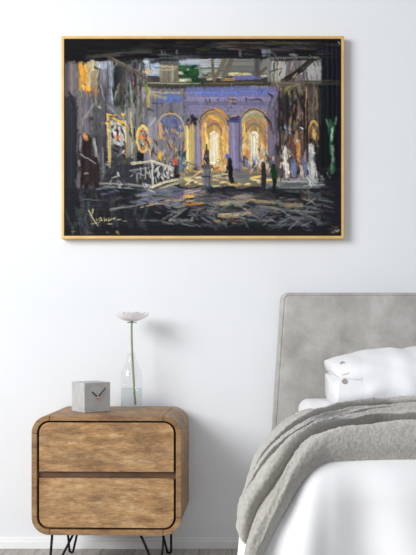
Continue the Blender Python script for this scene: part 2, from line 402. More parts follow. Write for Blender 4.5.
    st([(107, 114), (113, 118), (120, 122), (128, 127)], 2.6, (212, 170, 62)); st([(108, 115), (109, 140), (109.5, 168)], 3, (206, 180, 110)); st([(109, 168), (118, 165), (127, 161)], 2.6, (216, 192, 124)); st([(126.5, 127), (126.5, 160)], 2, (170, 140, 70)); st([(111, 172), (124, 166)], 1.5, (170, 166, 150))
    dabs(107, 114, 128, 130, 14, [(236, 200, 90), (60, 50, 30), (226, 178, 50)], (1.5, 3), (1.2, 2), 30, 30)
    rect(129, 108, 136, 162, (122, 120, 114), 3, True, .9, 14); st([(131, 112), (131.5, 160)], 1.8, (196, 176, 130)); dabs(128, 118, 138, 162, 16, [(40, 40, 42), (150, 140, 110), (90, 88, 86)], (4, 12), (1, 2), 90, 8)
    rect(139, 128, 147, 150, (150, 140, 128), 2.6, True, 1, 12); dabs(139, 128, 148, 152, 22, [(40, 36, 36), (230, 226, 220), (224, 100, 40), (226, 150, 70), (120, 116, 120)], (1.5, 4), (1.2, 2.4), 80, 40); st([(143, 136), (145, 137)], 3, (226, 96, 44))
    arc(143, 139, 5.6, 13, 0, 360, 2.2, (216, 184, 104), n=22); arc(143, 139, 6.6, 14.4, 30, 200, 1.2, (236, 200, 90), n=18); st([(141, 151), (145, 152)], 2.6, (236, 178, 70))
    rect(149, 118, 156, 160, (144, 142, 150), 3, True, .9, 10); st([(150, 124), (154, 118)], 2.6, (170, 170, 176)); dabs(148, 140, 160, 162, 18, [(236, 178, 80), (60, 52, 50), (150, 140, 130), (130, 90, 50)], (3, 8), (1.2, 2.2), 90, 12)
    # dark standing figure, left
    rect(78, 136, 104, 200, (60, 58, 62), 3, True, .9, 12)
    dabs(76, 136, 108, 200, 40, [(100, 100, 104), (36, 34, 38), (70, 68, 72), (128, 126, 128)], (6, 18), (1.2, 2.4), 88, 8, .75)
    rect(84, 140, 90, 160, (40, 30, 32), 3, True, 1, 4); rect(82, 158, 95, 184, (44, 32, 33), 3, True, 1, 4); st([(97, 164), (98, 190), (98, 232)], 3, (44, 32, 34)); st([(88, 182), (84, 192), (80, 200)], 3, (34, 28, 30))
    st([(84, 135), (86, 139)], 4, (226, 146, 80)); st([(80, 136), (80, 150)], 2, (140, 138, 138)); st([(94, 139), (96, 156)], 3, (166, 166, 162)); st([(80, 154), (90, 160), (95, 163)], 1.6, (138, 138, 138)); st([(79, 160), (79, 165)], 2.2, (140, 140, 142)); st([(84, 173.5), (88, 173)], 1.4, (150, 146, 146)); st([(102, 148), (103, 180)], 2, (116, 116, 118)); st([(79, 172), (79, 196)], 2.4, (98, 98, 102)); st([(92, 140), (94, 152)], 1.2, (90, 88, 90))
    broken(700, 100, 160, 320, 190, 1.6, .14, True)
    # balustrade
    rect(106, 166, 174, 188, (56, 57, 62), 3, False, .9, 8); dabs(108, 165, 175, 188, 46, [(110, 112, 118), (30, 30, 33), (150, 148, 140), (70, 70, 76)], (3, 8), (1, 2.2), 70, 40, .85)
    rect(112, 158, 132, 176, (48, 50, 56), 3, True, .8, 8)
    dabs(154, 165, 172, 180, 24, [(210, 208, 200), (24, 24, 26), (130, 130, 134), (240, 236, 226)], (2, 5), (1.2, 2.2), 80, 40)
    st([(131, 163), (151, 161.5)], 2.4, (204, 196, 172)); st([(151, 161), (162, 164), (173, 168)], 2.6, (212, 204, 184)); st([(152, 162), (152.5, 187)], 2.2, (196, 194, 186)); st([(130, 170), (150, 167)], 1.4, (130, 130, 132)); st([(172, 168), (173, 176)], 2, (150, 146, 136))
    for x in (140, 145, 158, 163, 168): st([(x, 167), (x, 178)], 1.4, (180, 178, 172))
    st([(100, 183), (128, 184), (150, 187)], 2.2, (150, 149, 144)); st([(150, 187), (164, 182), (180, 179)], 2.6, (220, 208, 172)); st([(104, 186), (150, 190)], 1.3, (190, 188, 178)); st([(156, 189), (186, 180), (200, 176)], 2.2, (190, 178, 150))
    st([(174, 160), (175.5, 164)], 3.2, (206, 76, 42)); st([(176, 166), (175, 175)], 3.4, (44, 34, 38)); st([(178, 160), (178, 172)], 1.6, (60, 54, 58))
    # lit pavement below the arches
    rect(180, 173, 270, 185, (136, 124, 98), 3, False, 1, 14)
    dabs(182, 171, 268, 187, 80, [(222, 186, 110), (160, 140, 104), (100, 98, 102), (236, 214, 160), (120, 112, 98), (74, 74, 82)], (4, 12), (1, 2.4), -6, 12)
    rect(262, 176, 322, 187, (112, 112, 114), 3, False, .9, 12); dabs(268, 174, 322, 188, 34, [(170, 170, 168), (90, 90, 94), (134, 134, 134), (60, 60, 64)], (8, 22), (1.2, 2.4), 0, 4)
    st([(262, 181), (280, 178)], 2.4, (238, 196, 110)); st([(250, 178), (262, 176)], 2, (244, 206, 116)); st([(280, 174), (310, 176)], 2.4, (196, 194, 188)); st([(276, 181), (312, 181)], 2, (160, 160, 160)); st([(300, 187), (330, 187)], 2.2, (96, 98, 102))
    # fountain statue
    st([(206.5, 145), (206.5, 153)], 2.2, (40, 42, 50)); st([(206.5, 152), (206, 160)], 4.4, (48, 50, 64)); st([(206, 159), (206.5, 166)], 6, (46, 48, 62)); st([(202.5, 166.5), (211, 166.5)], 3.4, (44, 40, 44)); st([(206.5, 168), (206.5, 190)], 7.4, (88, 94, 112))
    st([(204, 170), (204, 188)], 1.6, (130, 136, 152)); st([(209.5, 169), (209.5, 188)], 1.4, (56, 58, 68)); st([(202, 176.5), (211, 176.5)], 2, (54, 56, 66)); st([(204, 161), (205, 163)], 1.8, (226, 186, 110)); st([(211, 165), (214, 169)], 1.8, (140, 70, 44)); st([(205, 155), (206, 157)], 1.2, (120, 126, 150)); st([(202, 189), (212, 189)], 2.2, (60, 62, 72))
    # figures in the middle
    st([(229, 161), (230, 168), (231, 180)], 4.6, (24, 24, 28)); st([(228, 164), (226, 172)], 2, (30, 30, 34)); st([(227, 155), (227.5, 158)], 3.4, (74, 94, 176)); st([(229.5, 159), (229.5, 161)], 3, (34, 32, 36)); st([(232, 178), (233, 182)], 2, (28, 28, 30))
    st([(247, 160), (249, 168)], 3, (70, 88, 166)); st([(253, 157), (254, 164)], 3, (64, 88, 176)); st([(246, 150), (248, 157)], 3.2, (206, 120, 60)); st([(243, 156), (244, 166)], 2.4, (60, 56, 60)); dabs(243, 154, 260, 172, 22, [(150, 146, 150), (96, 110, 170), (60, 60, 70), (210, 190, 160)], (2, 5), (1, 2), 80, 30)
    st([(236, 170), (242, 172)], 3, (70, 96, 74)); rect(234, 172, 250, 180, (98, 102, 106), 2.4, False, .9, 10)
    st([(263, 164), (263.5, 172), (263, 188)], 5, (52, 50, 52)); st([(266, 152), (268, 160)], 2.6, (60, 56, 58)); dabs(259, 150, 274, 170, 24, [(190, 186, 180), (70, 66, 68), (110, 100, 104), (226, 206, 176)], (2, 6), (1, 2), 85, 25)
    st([(273.5, 168), (274, 178)], 6, (28, 60, 38)); st([(273.5, 165.5), (273.5, 167)], 3, (30, 28, 30)); st([(274, 178), (274, 189)], 4, (26, 30, 30)); st([(271, 172), (272, 178)], 1.6, (48, 96, 58))
    # right facade, statues
    dabs(278, 94, 306, 150, 90, [(46, 42, 42), (98, 86, 76), (120, 110, 104), (70, 62, 58), (140, 124, 100), (34, 32, 34)], (6, 20), (1.2, 2.6), 90, 8)
    st([(306, 87), (306.5, 128)], 2, (176, 150, 106)); rect(308, 88, 319, 124, (104, 92, 80), 3, True, .95, 9); dabs(308, 88, 319, 120, 14, [(130, 116, 96), (80, 70, 62)], (8, 20), (1, 2), 90, 4)
    st([(300, 88), (290, 104)], 1.6, (120, 116, 112)); st([(286, 92), (286, 122)], 4, (40, 36, 38)); st([(296, 90), (303, 110)], 3, (48, 42, 42))
    st([(286, 127), (291, 129)], 4, (122, 152, 192)); st([(288.5, 132), (290, 133)], 3, (150, 170, 196)); st([(289.5, 128.5), (291, 129)], 2, (226, 134, 70)); st([(299, 125), (306, 130)], 3, (28, 26, 28)); st([(300, 127), (304, 129)], 1.8, (226, 222, 220)); st([(294, 136), (301, 132)], 2.2, (214, 160, 92)); st([(298, 120), (302, 124)], 3, (40, 34, 36))
    arc(313.5, 138, 5, 17, 0, 180, 1.8, (200, 158, 92)); st([(308.5, 138), (308.5, 150)], 1.6, (170, 134, 84)); rect(310, 128, 317, 150, (110, 92, 72), 2.6, True, .9, 10); st([(313, 130), (314, 138)], 3, (206, 168, 100))
    rect(277, 136, 306, 176, (86, 74, 76), 3, True, .9, 14); dabs(277, 136, 308, 176, 60, [(96, 74, 58), (50, 42, 44), (150, 106, 66), (84, 76, 84), (116, 108, 108), (40, 36, 38)], (5, 14), (1.2, 2.4), 90, 10)
    st([(296, 132), (297, 150), (299, 166)], 2.6, (196, 128, 64)); st([(299, 140), (299, 160)], 2, (226, 166, 90)); st([(292, 138), (293, 158)], 2.4, (110, 70, 48)); st([(296, 140.5), (297, 141)], 2.4, (240, 236, 226))
    for P, w in ((((284, 147), (285, 154)), 4.4), (((284, 154), (287, 164)), 5), (((285, 164), (286, 175)), 6.4)): st(P, w, (214, 208, 196))
    dabs(281, 146, 290, 176, 28, [(240, 236, 226), (150, 140, 130), (190, 180, 168), (96, 82, 76)], (2, 5), (1.2, 2.2), 75, 40)
    st([(293, 162), (294, 174)], 6, (112, 122, 164)); st([(292, 160), (293, 162)], 3, (96, 100, 136)); st([(304, 160), (305, 174)], 4.6, (108, 116, 158)); st([(301, 166), (302, 176)], 3, (230, 214, 190)); st([(305, 150), (305, 160)], 2, (150, 130, 150))
    for P, w in ((((311, 146), (312, 154)), 5), (((311, 154), (312, 166)), 7), (((312, 166), (314, 180)), 8)): st(P, w, (184, 184, 182))
    dabs(307, 144, 318, 184, 40, [(226, 224, 220), (130, 130, 132), (90, 90, 94), (204, 202, 198)], (2, 6), (1.2, 2.4), 70, 40); st([(311, 139), (314, 143)], 4, (34, 34, 38)); st([(316, 145), (318, 175)], 3, (34, 34, 38))
    # green hanging on the dark right edge
    st([(330, 120), (329, 132)], 2.4, (60, 110, 74)); st([(333, 124), (331, 144), (332, 156)], 4, (50, 92, 64)); st([(332, 128), (331, 140)], 1.8, (156, 190, 168)); st([(333, 158), (332, 172)], 4, (92, 124, 100)); st([(331, 146), (333, 160)], 2.2, (130, 160, 140)); dabs(327, 118, 336, 176, 20, [(40, 76, 52), (24, 40, 32), (110, 140, 118)], (3, 8), (1.2, 2.2), 88, 14)
    broken(300, 276, 84, 318, 178, 1.4, .2)
    # pavement
    rect(64, 190, 341, 236, (32, 33, 38), 4, False, .9, 4)
    dabs(76, 190, 150, 234, 60, [(66, 67, 72), (48, 49, 54), (84, 85, 90), (36, 36, 40)], (8, 24), (1.4, 3), 92, 10, .55)
    dabs(100, 186, 200, 204, 44, [(96, 98, 106), (60, 62, 72), (120, 122, 130), (44, 44, 50)], (6, 18), (1.2, 2.6), -10, 8, .85)
    rect(142, 189, 206, 200, (110, 114, 132), 3, False, .7, 10); dabs(140, 188, 215, 204, 50, [(104, 108, 128), (52, 52, 58), (132, 128, 130), (176, 150, 112), (128, 128, 138), (34, 34, 40)], (6, 16), (1.2, 2.6), -8, 10)
    st([(110, 209), (130, 206), (152, 201), (170, 196)], 2, (126, 126, 124)); st([(140, 207), (158, 203)], 1.6, (170, 160, 136)); st([(153, 204.5), (156, 204)], 1.6, (206, 120, 50)); st([(82, 199), (106, 200)], 1.2, (96, 96, 100))
    st([(184, 197), (204, 193)], 3.4, (226, 176, 96)); st([(184, 193), (200, 189)], 3, (196, 170, 176)); st([(180, 205), (204, 203)], 1.8, (216, 134, 44)); st([(150, 203), (184, 206)], 1.4, (150, 148, 146))
    st([(140, 220), (161, 220)], 1.8, (112, 112, 112)); st([(161, 220), (170, 215), (181, 209)], 2.2, (124, 124, 122)); st([(170, 220), (178, 214), (186, 208)], 2.2, (130, 130, 128)); st([(170, 220), (192, 220)], 2.4, (134, 134, 132)); st([(191, 220), (196, 213), (200, 208)], 2.2, (130, 130, 128)); st([(176, 207), (190, 206)], 1.6, (110, 110, 112))
    rect(200, 194, 275, 214, (70, 72, 76), 3, False, .7, 9)
    dabs(196, 192, 330, 226, 120, [(82, 84, 88), (62, 64, 70), (98, 98, 98), (40, 42, 46), (28, 28, 32), (112, 110, 106)], (8, 22), (1.4, 3.4), 6, 9, .7)
    dabs(214, 196, 246, 206, 20, [(176, 158, 128), (150, 142, 128), (120, 116, 112)], (6, 14), (1.6, 3), -4, 8)
    st([(219, 215), (249, 213)], 3, (192, 170, 128)); st([(222, 217), (238, 216)], 1.4, (150, 120, 80)); st([(248, 212), (250, 213.5)], 2.2, (226, 160, 80)); st([(251, 200), (254, 199.5)], 2.4, (206, 150, 70)); st([(212, 221), (220, 220)], 1.6, (196, 130, 70)); st([(232, 222.5), (236, 223)], 1.6, (150, 110, 60)); st([(215, 229), (217, 230)], 2.4, (190, 196, 186)); st([(198, 204), (203, 203)], 2, (224, 140, 50))
    st([(236, 198), (244, 208), (250, 214)], 2, (150, 142, 124)); st([(240, 214), (248, 228)], 2.2, (84, 90, 98)); st([(224, 220), (227, 228)], 2.4, (92, 98, 104)); st([(213, 210), (214, 220)], 3, (84, 90, 96))
    st([(246, 200), (280, 203), (302, 204)], 2.4, (164, 142, 108)); st([(256, 206), (290, 210), (318, 212)], 2.2, (128, 128, 122)); st([(281, 210), (296, 220), (312, 229)], 2, (124, 126, 126)); st([(280, 205), (306, 206)], 1.6, (150, 140, 120))
    st([(300, 213), (320, 220)], 2, (120, 122, 122)); st([(304, 206), (334, 212)], 2, (96, 100, 104)); st([(286, 217), (310, 218)], 3, (92, 96, 98)); st([(318, 224), (330, 223)], 3, (92, 96, 102)); st([(262, 214), (280, 224)], 2, (88, 92, 98)); st([(320, 198), (329, 199)], 2.4, (118, 120, 122)); st([(308, 190), (310, 200), (316, 204)], 2.2, (92, 94, 96)); st([(268, 225), (288, 225)], 2, (84, 88, 92)); st([(286, 190), (300, 192)], 2, (86, 88, 92))
    rect(64, 228, 341, 236, (28, 28, 32), 3, False, .8, 3); rect(322, 186, 341, 236, (28, 28, 33), 4, True, .55, 4); dabs(326, 226, 340, 234, 8, [(60, 52, 52), (90, 84, 80)], (4, 8), (1, 2), 10, 20, .8); st([(332, 232), (338, 230)], 1.6, (176, 160, 150))
    dabs(68, 200, 92, 234, 14, [(84, 86, 92), (66, 68, 74), (100, 100, 104)], (10, 24), (1.6, 3), 80, 12, .5); dabs(70, 230, 120, 234, 8, [(150, 130, 80), (110, 104, 90)], (2, 5), (1, 1.6), 0, 30, .8)
    broken(700, 70, 188, 336, 232, 2, .14)
    dabs(150, 198, 330, 226, 46, [(112, 116, 122), (92, 96, 104), (124, 122, 118)], (5, 14), (.9, 1.8), 4, 10, .85)
    dabs(196, 200, 320, 224, 16, [(112, 116, 122), (96, 100, 108)], (8, 16), (1, 1.8), -35, 8, .85)
    dabs(108, 172, 176, 186, 14, [(206, 204, 196), (170, 170, 168)], (3, 7), (1, 1.6), 80, 40)
    dabs(66, 44, 340, 60, 30, [(16, 16, 18), (44, 43, 44), (60, 58, 56)], (10, 34), (1, 2), 0, 2, .6)
    for x, y0, y1 in ((279, 92, 150), (287, 96, 140), (292, 90, 132), (304, 92, 150), (307, 100, 160), (319, 86, 180)): st([(x, y0), (x + .6, y1)], 2.2, (34, 31, 33), .85)
    st([(213.5, 138), (213, 160)], 3.6, (240, 232, 208)); st([(253.5, 138), (253, 158)], 4, (230, 224, 204))
    for P, w, c in ((((263, 164), (263.5, 174), (263, 190)), 4, (44, 42, 45)), (((273.5, 169), (274, 180)), 5, (26, 52, 34)), (((274, 180), (274, 191)), 3.4, (24, 27, 28)), (((230, 163), (231, 182)), 3.6, (22, 22, 26))): st(P, w, c)
    for P, w, c in ((((285, 148), (284.5, 158), (286, 172)), 2.6, (226, 222, 212)), (((311, 148), (312, 162), (313, 178)), 3, (206, 205, 202)), (((294, 164), (294.5, 175)), 3.4, (112, 122, 160))): st(P, w, c)
    # wandering brush edges
    def smooth_noise(step, amp):
        gy, gx = H // step + 3, W // step + 3
        g_ = rng.normal(0, amp, (gy, gx)); yy = np.arange(H) / step; xx = np.arange(W) / step
        i0 = yy.astype(int); j0 = xx.astype(int); fy = (yy - i0)[:, None]; fx = (xx - j0)[None]
        return (g_[i0][:, j0] * (1 - fy) * (1 - fx) + g_[i0 + 1][:, j0] * fy * (1 - fx) + g_[i0][:, j0 + 1] * (1 - fy) * fx + g_[i0 + 1][:, j0 + 1] * fy * fx)
    sig = np.zeros((H, W)); sig[int((205 - PY0) * PSC):int((228 - PY0) * PSC), int((84 - PX0) * PSC):int((130 - PX0) * PSC)] = 1
    k = np.where(sig > 0, .35, 1.)
    oy = np.clip(np.arange(H)[:, None] + k * (smooth_noise(5, .4) + smooth_noise(22, .45)), 0, H - 1).astype(int)
    ox = np.clip(np.arange(W)[None] + k * (smooth_noise(5, .4) + smooth_noise(22, .45)), 0, W - 1).astype(int)
    buf = buf[oy, ox]; hgt = hgt[oy, ox]
    # signature last, over everything
    sc = (214, 200, 150)
    for P in (((88.5, 210), (92, 217), (98, 226)), ((93.5, 209.5), (92.5, 213)), ((93, 209), (92, 216)), ((91, 224), (99, 222.5)), ((96.5, 219), (97, 221)), ((99, 220), (100.5, 217.5), (102, 220.5), (99.5, 221)), ((104, 217.5), (104.5, 221), (106.5, 219), (107, 221)), ((109, 218), (108.5, 221), (111, 219.5), (112, 218)), ((113, 219), (115, 218), (114, 220)), ((108, 224), (112, 224)), ((117, 220), (121, 219.5)), ((123, 221), (127, 221))): st(P, .9, sc, .9, .05)
    buf = 255 * np.power(np.clip(buf, 0, 255) / 255., 1.04)
    grain = np.random.default_rng(3).normal(0, 1, (H, W))
    buf = np.clip(buf * (1 + .035 * grain[..., None]), 4, 250) / 255.
    return W, H, buf, hgt
# ---------------------------------------------------------------- room
WY = 3.77
wall = struct(box('wall_back', -3.2, 3.4, WY, WY + .12, 0, 2.75, m_wall), 'plain pale grey painted wall behind the bed and nightstand')
m_floor = mat('grey_laminate', (150, 146, 142), .5)
c, f, vec = noise_color(m_floor, ((.3, (150, 144, 138)), (.5, (178, 173, 167)), (.72, (198, 194, 188))), 6, (9, .7, 1), 8, .65, .4)
br = N(m_floor, 'ShaderNodeTexBrick', Scale=1, offset=.37)
for k, vv in (('Mortar Size', .0025), ('Brick Width', 1.3), ('Row Height', .145), ('Bias', 0.)): br.inputs[k].default_value = vv
br.inputs['Color1'].default_value = (.72, .72, .72, 1); br.inputs['Color2'].default_value = (1, 1, 1, 1); br.inputs['Mortar'].default_value = (.25, .24, .23, 1)
tcf = N(m_floor, 'ShaderNodeTexCoord'); mpf = N(m_floor, 'ShaderNodeMapping'); mpf.inputs['Rotation'].default_value = (0, 0, PI / 2)
m_floor.node_tree.links.new(tcf.outputs['Object'], mpf.inputs[0]); m_floor.node_tree.links.new(mpf.outputs[0], br.inputs['Vector'])
base(m_floor, mixc(m_floor, c, br.outputs['Color'], .75, 'MULTIPLY'))
struct(box('floor', -3.2, 3.4, -.6, WY + .12, -.1, 0, m_floor), 'grey wood laminate floor along the foot of the wall')
b = bmesh.new(); add_box(b, -3.2, 3.4, WY - .012, WY, 0, .036, .003); add_box(b, -3.2, 3.4, WY - .006, WY, .036, .05, .002)
struct(obj('baseboard_back', b, m_trim), 'low white baseboard along the bottom of the wall')

# ---------------------------------------------------------------- framed painting
def wp(px, py, Y): return ((px - VX) * Y / F, CZ - (py - VY) * Y / F)
VX, VY, F, CZ = 232., 327., 835., 1.0
FY = 3.725
x0, z1 = wp(61.2, 35.8, FY); x1, z0 = wp(344.2, 238.6, FY)
art = thing('framed_painting', 'wide oil painting of a dim arched hall in a thin golden frame on the wall', 'painting', ((x0 + x1) / 2, WY, z0))
OX, OZ = (x0 + x1) / 2, z0
def ring(b, xa, xb, za, zb, w, ya, yb):
    o = [(xa, za), (xb, za), (xb, zb), (xa, zb)]; i = [(xa + w, za + w), (xb - w, za + w), (xb - w, zb - w), (xa + w, zb - w)]
    V = [[b.verts.new((x, y, z)) for x, z in L] for L, y in ((o, ya), (i, ya), (i, yb), (o, yb))]
    for A, B in zip(V, V[1:] + V[:1]):
        for k in range(4): b.faces.new((A[k], A[(k + 1) % 4], B[(k + 1) % 4], B[k]))
m_gold = mat('brushed_gold_leaf', (220, 182, 120), .45, Metallic=.2)
c, f, _ = noise_color(m_gold, ((.3, (214, 174, 108)), (.7, (228, 192, 130))), 14, (1, 1, 1), 5); base(m_gold, c); bump(m_gold, f, .05, .0005)
hw, hh = (x1 - x0) / 2, z1 - z0
b = bmesh.new(); ring(b, -hw, hw, 0, hh, .0125, FY - WY, -.002)
bmesh.ops.recalc_face_normals(b, faces=b.faces)
bmesh.ops.bevel(b, geom=[e for e in b.edges if all(abs(v.co.y - (FY - WY)) < 1e-5 for v in e.verts)], offset=.0012, segments=2, affect='EDGES')
obj('frame', b, m_gold, art)
o = box('backing_board', -hw + .0125, hw - .0125, -.016, -.004, .0125, hh - .0125, m_gapdark, art); o['label'] = 'black shadow gap around the canvas'
W, H, buf, hgt = paint()
cy = FY + .004
X = np.linspace(*[wp(p, 0, cy)[0] - OX for p in (PX0, PX1)], W); Z = np.linspace(*[wp(0, p, cy)[1] - OZ for p in (PY0, PY1)], H)
P = np.zeros((H, W, 3)); P[..., 0] = X[None]; P[..., 2] = Z[:, None]; P[..., 1] = cy - WY - .0006 * np.clip(hgt, 0, 1.2)
me = grid_mesh('canvas', P)
ca = me.color_attributes.new('pigment', 'FLOAT_COLOR', 'POINT')
l = np.where(buf <= .04045, buf / 12.92, ((buf + .055) / 1.055) ** 2.4)
ca.data.foreach_set('color', np.concatenate([l.reshape(-1, 3), np.ones((W * H, 1))], 1).astype(np.float32).reshape(-1))
m_can = mat('oil_paint', (128, 128, 128), .7); m_can.node_tree.nodes['Principled BSDF'].inputs['Specular IOR Level'].default_value = .08
at = N(m_can, 'ShaderNodeVertexColor', layer_name='pigment'); base(m_can, at.outputs[0])
cn = obj('canvas', me, m_can, art, True); cn['label'] = 'brushed oil painting of lit arches, statues and small figures, signed lower left'
a, bb = wp(PX0, PY1, cy), wp(PX1, PY0, cy)
o = box('stretcher', a[0] - OX + .0005, bb[0] - OX - .0005, cy - WY + .0006, -.016, a[1] - OZ + .0005, bb[1] - OZ - .0005, m_gapdark, art)

# ---------------------------------------------------------------- nightstand
NY0, NY1 = 3.34, 3.735
nx0, nz1 = wp(32.2, 415.6, NY0); nx1, nz0 = wp(182.7, 535.5, NY0)
NC = (nx0 + nx1) / 2; NCY = (NY0 + NY1) / 2
ns = thing('nightstand', 'rounded brown wooden two-drawer nightstand on black hairpin legs left of the bed', 'nightstand', (NC, NCY, 0), math.radians(-1.5))
hx = (nx1 - nx0) / 2; hy = (NY1 - NY0) / 2
TH, RO = .0215, .072
# shell: four straight boards and four bent corners with hairline joints
b = bmesh.new()
def sect(pts_o, pts_i):
    prism(b, list(pts_o) + list(pts_i)[::-1], -hy, hy)
g = .0018
for sx in (-1, 1):
    for (cz, a0) in ((nz1 - RO, 90 if sx < 0 else 0), (nz0 + RO, 180 if sx < 0 else 270)):
        cx = sx * (hx - RO); A = [math.radians(a0 + 90 * i / 18) for i in range(19)]
        prism(b, [(cx + RO * math.cos(t), cz + RO * math.sin(t)) for t in A] + [(cx + (RO - TH) * math.cos(t), cz + (RO - TH) * math.sin(t)) for t in A[::-1]], -hy, hy)
add_box(b, -hx + RO + g, hx - RO - g, -hy, hy, nz1 - TH, nz1)
add_box(b, -hx + RO + g, hx - RO - g, -hy, hy, nz0, nz0 + TH)
add_box(b, -hx, -hx + TH, -hy, hy, nz0 + RO + g, nz1 - RO - g)
add_box(b, hx - TH, hx, -hy, hy, nz0 + RO + g, nz1 - RO - g)
sh = obj('shell', b, m_woodb, ns)
bv = sh.modifiers.new('soft', 'BEVEL'); bv.width = .0012; bv.segments = 2; bv.limit_method = 'ANGLE'; bv.angle_limit = math.radians(50)
b = bmesh.new(); prism(b, rrect(-hx + TH, hx - TH, nz0 + TH, nz1 - TH, RO - TH), hy - .02, hy - .004); obj('back_panel', b, m_gapdark, ns)
GAP = .0088; ix = hx - TH - GAP; iz0 = nz0 + TH + GAP - .0005; iz1 = nz1 - TH - GAP + .0015
zr0 = wp(0, 478.6, NY0)[1]; zr1 = wp(0, 472, NY0)[1]
def drawer(zlo, zhi, top):
    r = RO - TH - GAP
    poly = []
    n = 12
    corners = [(ix - r, zhi - r, 0, top), (-ix + r, zhi - r, 90, top), (-ix + r, zlo + r, 180, not top), (ix - r, zlo + r, 270, not top)]
    for (cx, cz, a0, rnd) in corners:
        if rnd:
            for i in range(n + 1):
                t = math.radians(a0 + 90 * i / n); poly.append((cx + r * math.cos(t), cz + r * math.sin(t)))
        else:
            poly.append((math.copysign(ix, cx), zhi if a0 < 180 else zlo))
    b = bmesh.new(); prism(b, poly, -hy + .003, -hy + .022)
    add_box(b, -ix + .03, ix - .03, -hy + .022, hy - .04, zlo + .03, zhi - .03)
    o = obj('drawer', b, m_wood, ns)
    bv = o.modifiers.new('soft', 'BEVEL'); bv.width = .0015; bv.segments = 2; bv.limit_method = 'ANGLE'; bv.angle_limit = math.radians(50)
    return o
drawer(zr1, iz1, True)['label'] = 'upper drawer front'
drawer(iz0, zr0, False)['label'] = 'lower drawer front'
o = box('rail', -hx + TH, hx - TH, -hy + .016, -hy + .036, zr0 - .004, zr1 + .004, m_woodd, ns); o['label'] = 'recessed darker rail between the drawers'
b = bmesh.new(); prism(b, rrect(-hx + TH + .0002, hx - TH - .0002, nz0 + TH + .0002, nz1 - TH - .0002, RO - TH), -hy + .03, -hy + .034); obj('gap_shade_sheet', b, m_gapdark, ns)  # black sheet behind the drawer fronts, painting the gaps around them as dark shade
def hairpin(xa, xb, xf, ya, yf, spread):
    b = bmesh.new()
    add_box(b, min(xa, xb) - .016, max(xa, xb) + .016, ya - .018, ya + .018, nz0 - .004, nz0, .001)
    r = .0052; top = nz0 - .004
    A, B = Vector((xa, ya, top)), Vector((xb, ya, top))
    la, lb = Vector((xf - spread, yf, .026)), Vector((xf + spread, yf, .026))
    pts = [A, A.lerp(la, .5), la]
    cb = Vector((xf, yf, r + spread + .001))
    la.z = lb.z = cb.z
    for i in range(1, 12):
        t = PI + PI * i / 12
        pts.append(Vector((xf + spread * math.cos(t), yf, cb.z + spread * math.sin(t))))
    pts += [lb, lb.lerp(B, .5), B]
    tube(b, pts, r, 10)
    obj('leg', b, m_black, ns, True)
def LX(px, Y): return (px - VX) * Y / F - NC
hairpin(LX(53, 3.38), LX(74.3, 3.38), LX(53.5, 3.38), 3.38 - NCY, 3.37 - NCY, .011)
hairpin(LX(141.5, 3.38), LX(165, 3.38), LX(159.5, 3.38), 3.38 - NCY, 3.37 - NCY, .011)
hairpin(LX(65.6, 3.64), LX(79.6, 3.64), LX(69.4, 3.66), 3.64 - NCY, 3.68 - NCY, .009)
hairpin(LX(158, 3.64), LX(170.6, 3.64), LX(168, 3.66), 3.64 - NCY, 3.68 - NCY, .009)
TOP = nz1

# ---------------------------------------------------------------- desk clock
ph = math.radians(36); ca_, cl = .1195, .1235
m_conc = mat('pale_concrete', (176, 177, 177), .85)
c, f, _ = noise_color(m_conc, ((.25, (160, 161, 161)), (.5, (180, 181, 181)), (.8, (190, 191, 191))), 22, detail=8); base(m_conc, c); bump(m_conc, f, .12, .002)
cor = Vector((-.608, 3.437)); fv = Vector((math.cos(ph), math.sin(ph))); lv = Vector((-math.sin(ph), math.cos(ph)))
cc = cor + fv * ca_ / 2 + lv * ca_ / 2
ck = thing('desk_clock', 'square grey concrete cube clock with dark hands standing on the nightstand', 'clock', (cc.x, cc.y, TOP), ph)
box('case', -ca_ / 2, ca_ / 2, -ca_ / 2, ca_ / 2, .0005, cl, m_conc, ck, .0016, 2)
m_hand = mat('dark_clock_hand', (52, 52, 54), .5); m_red = mat('red_second_hand', (196, 120, 116), .5); m_pin = mat('copper_pin', (206, 176, 160), .4, Metallic=.4)
fy = -ca_ / 2; hz = cl * .5
def hand(name, ang, l0, l1, w, y, m):
    # ang clockwise from twelve
    d = Vector((math.sin(ang), math.cos(ang))); p = Vector((d.y, -d.x))
    P0, P1 = d * -l0, d * l1
    b = bmesh.new(); prism(b, [(P0 + p * w / 2)[:], (P0 - p * w / 2)[:], (P1 - p * w * .4)[:], (P1 + p * w * .4)[:]], y - .0012, y)
    for v in b.verts: v.co.z += hz
    obj(name, b, m, ck)
hand('hour_hand', math.radians(-47), .008, .036, .0062, fy - .0022, m_hand)
hand('minute_hand', math.radians(43), .008, .052, .0048, fy - .0040, m_hand)
hand('second_hand', math.radians(180), .01, .040, .0018, fy - .0058, m_red)
b = bmesh.new(); tube(b, [(0, fy, hz), (0, fy - .0085, hz)], .0052, 16); obj('centre_pin', b, m_pin, ck, False)

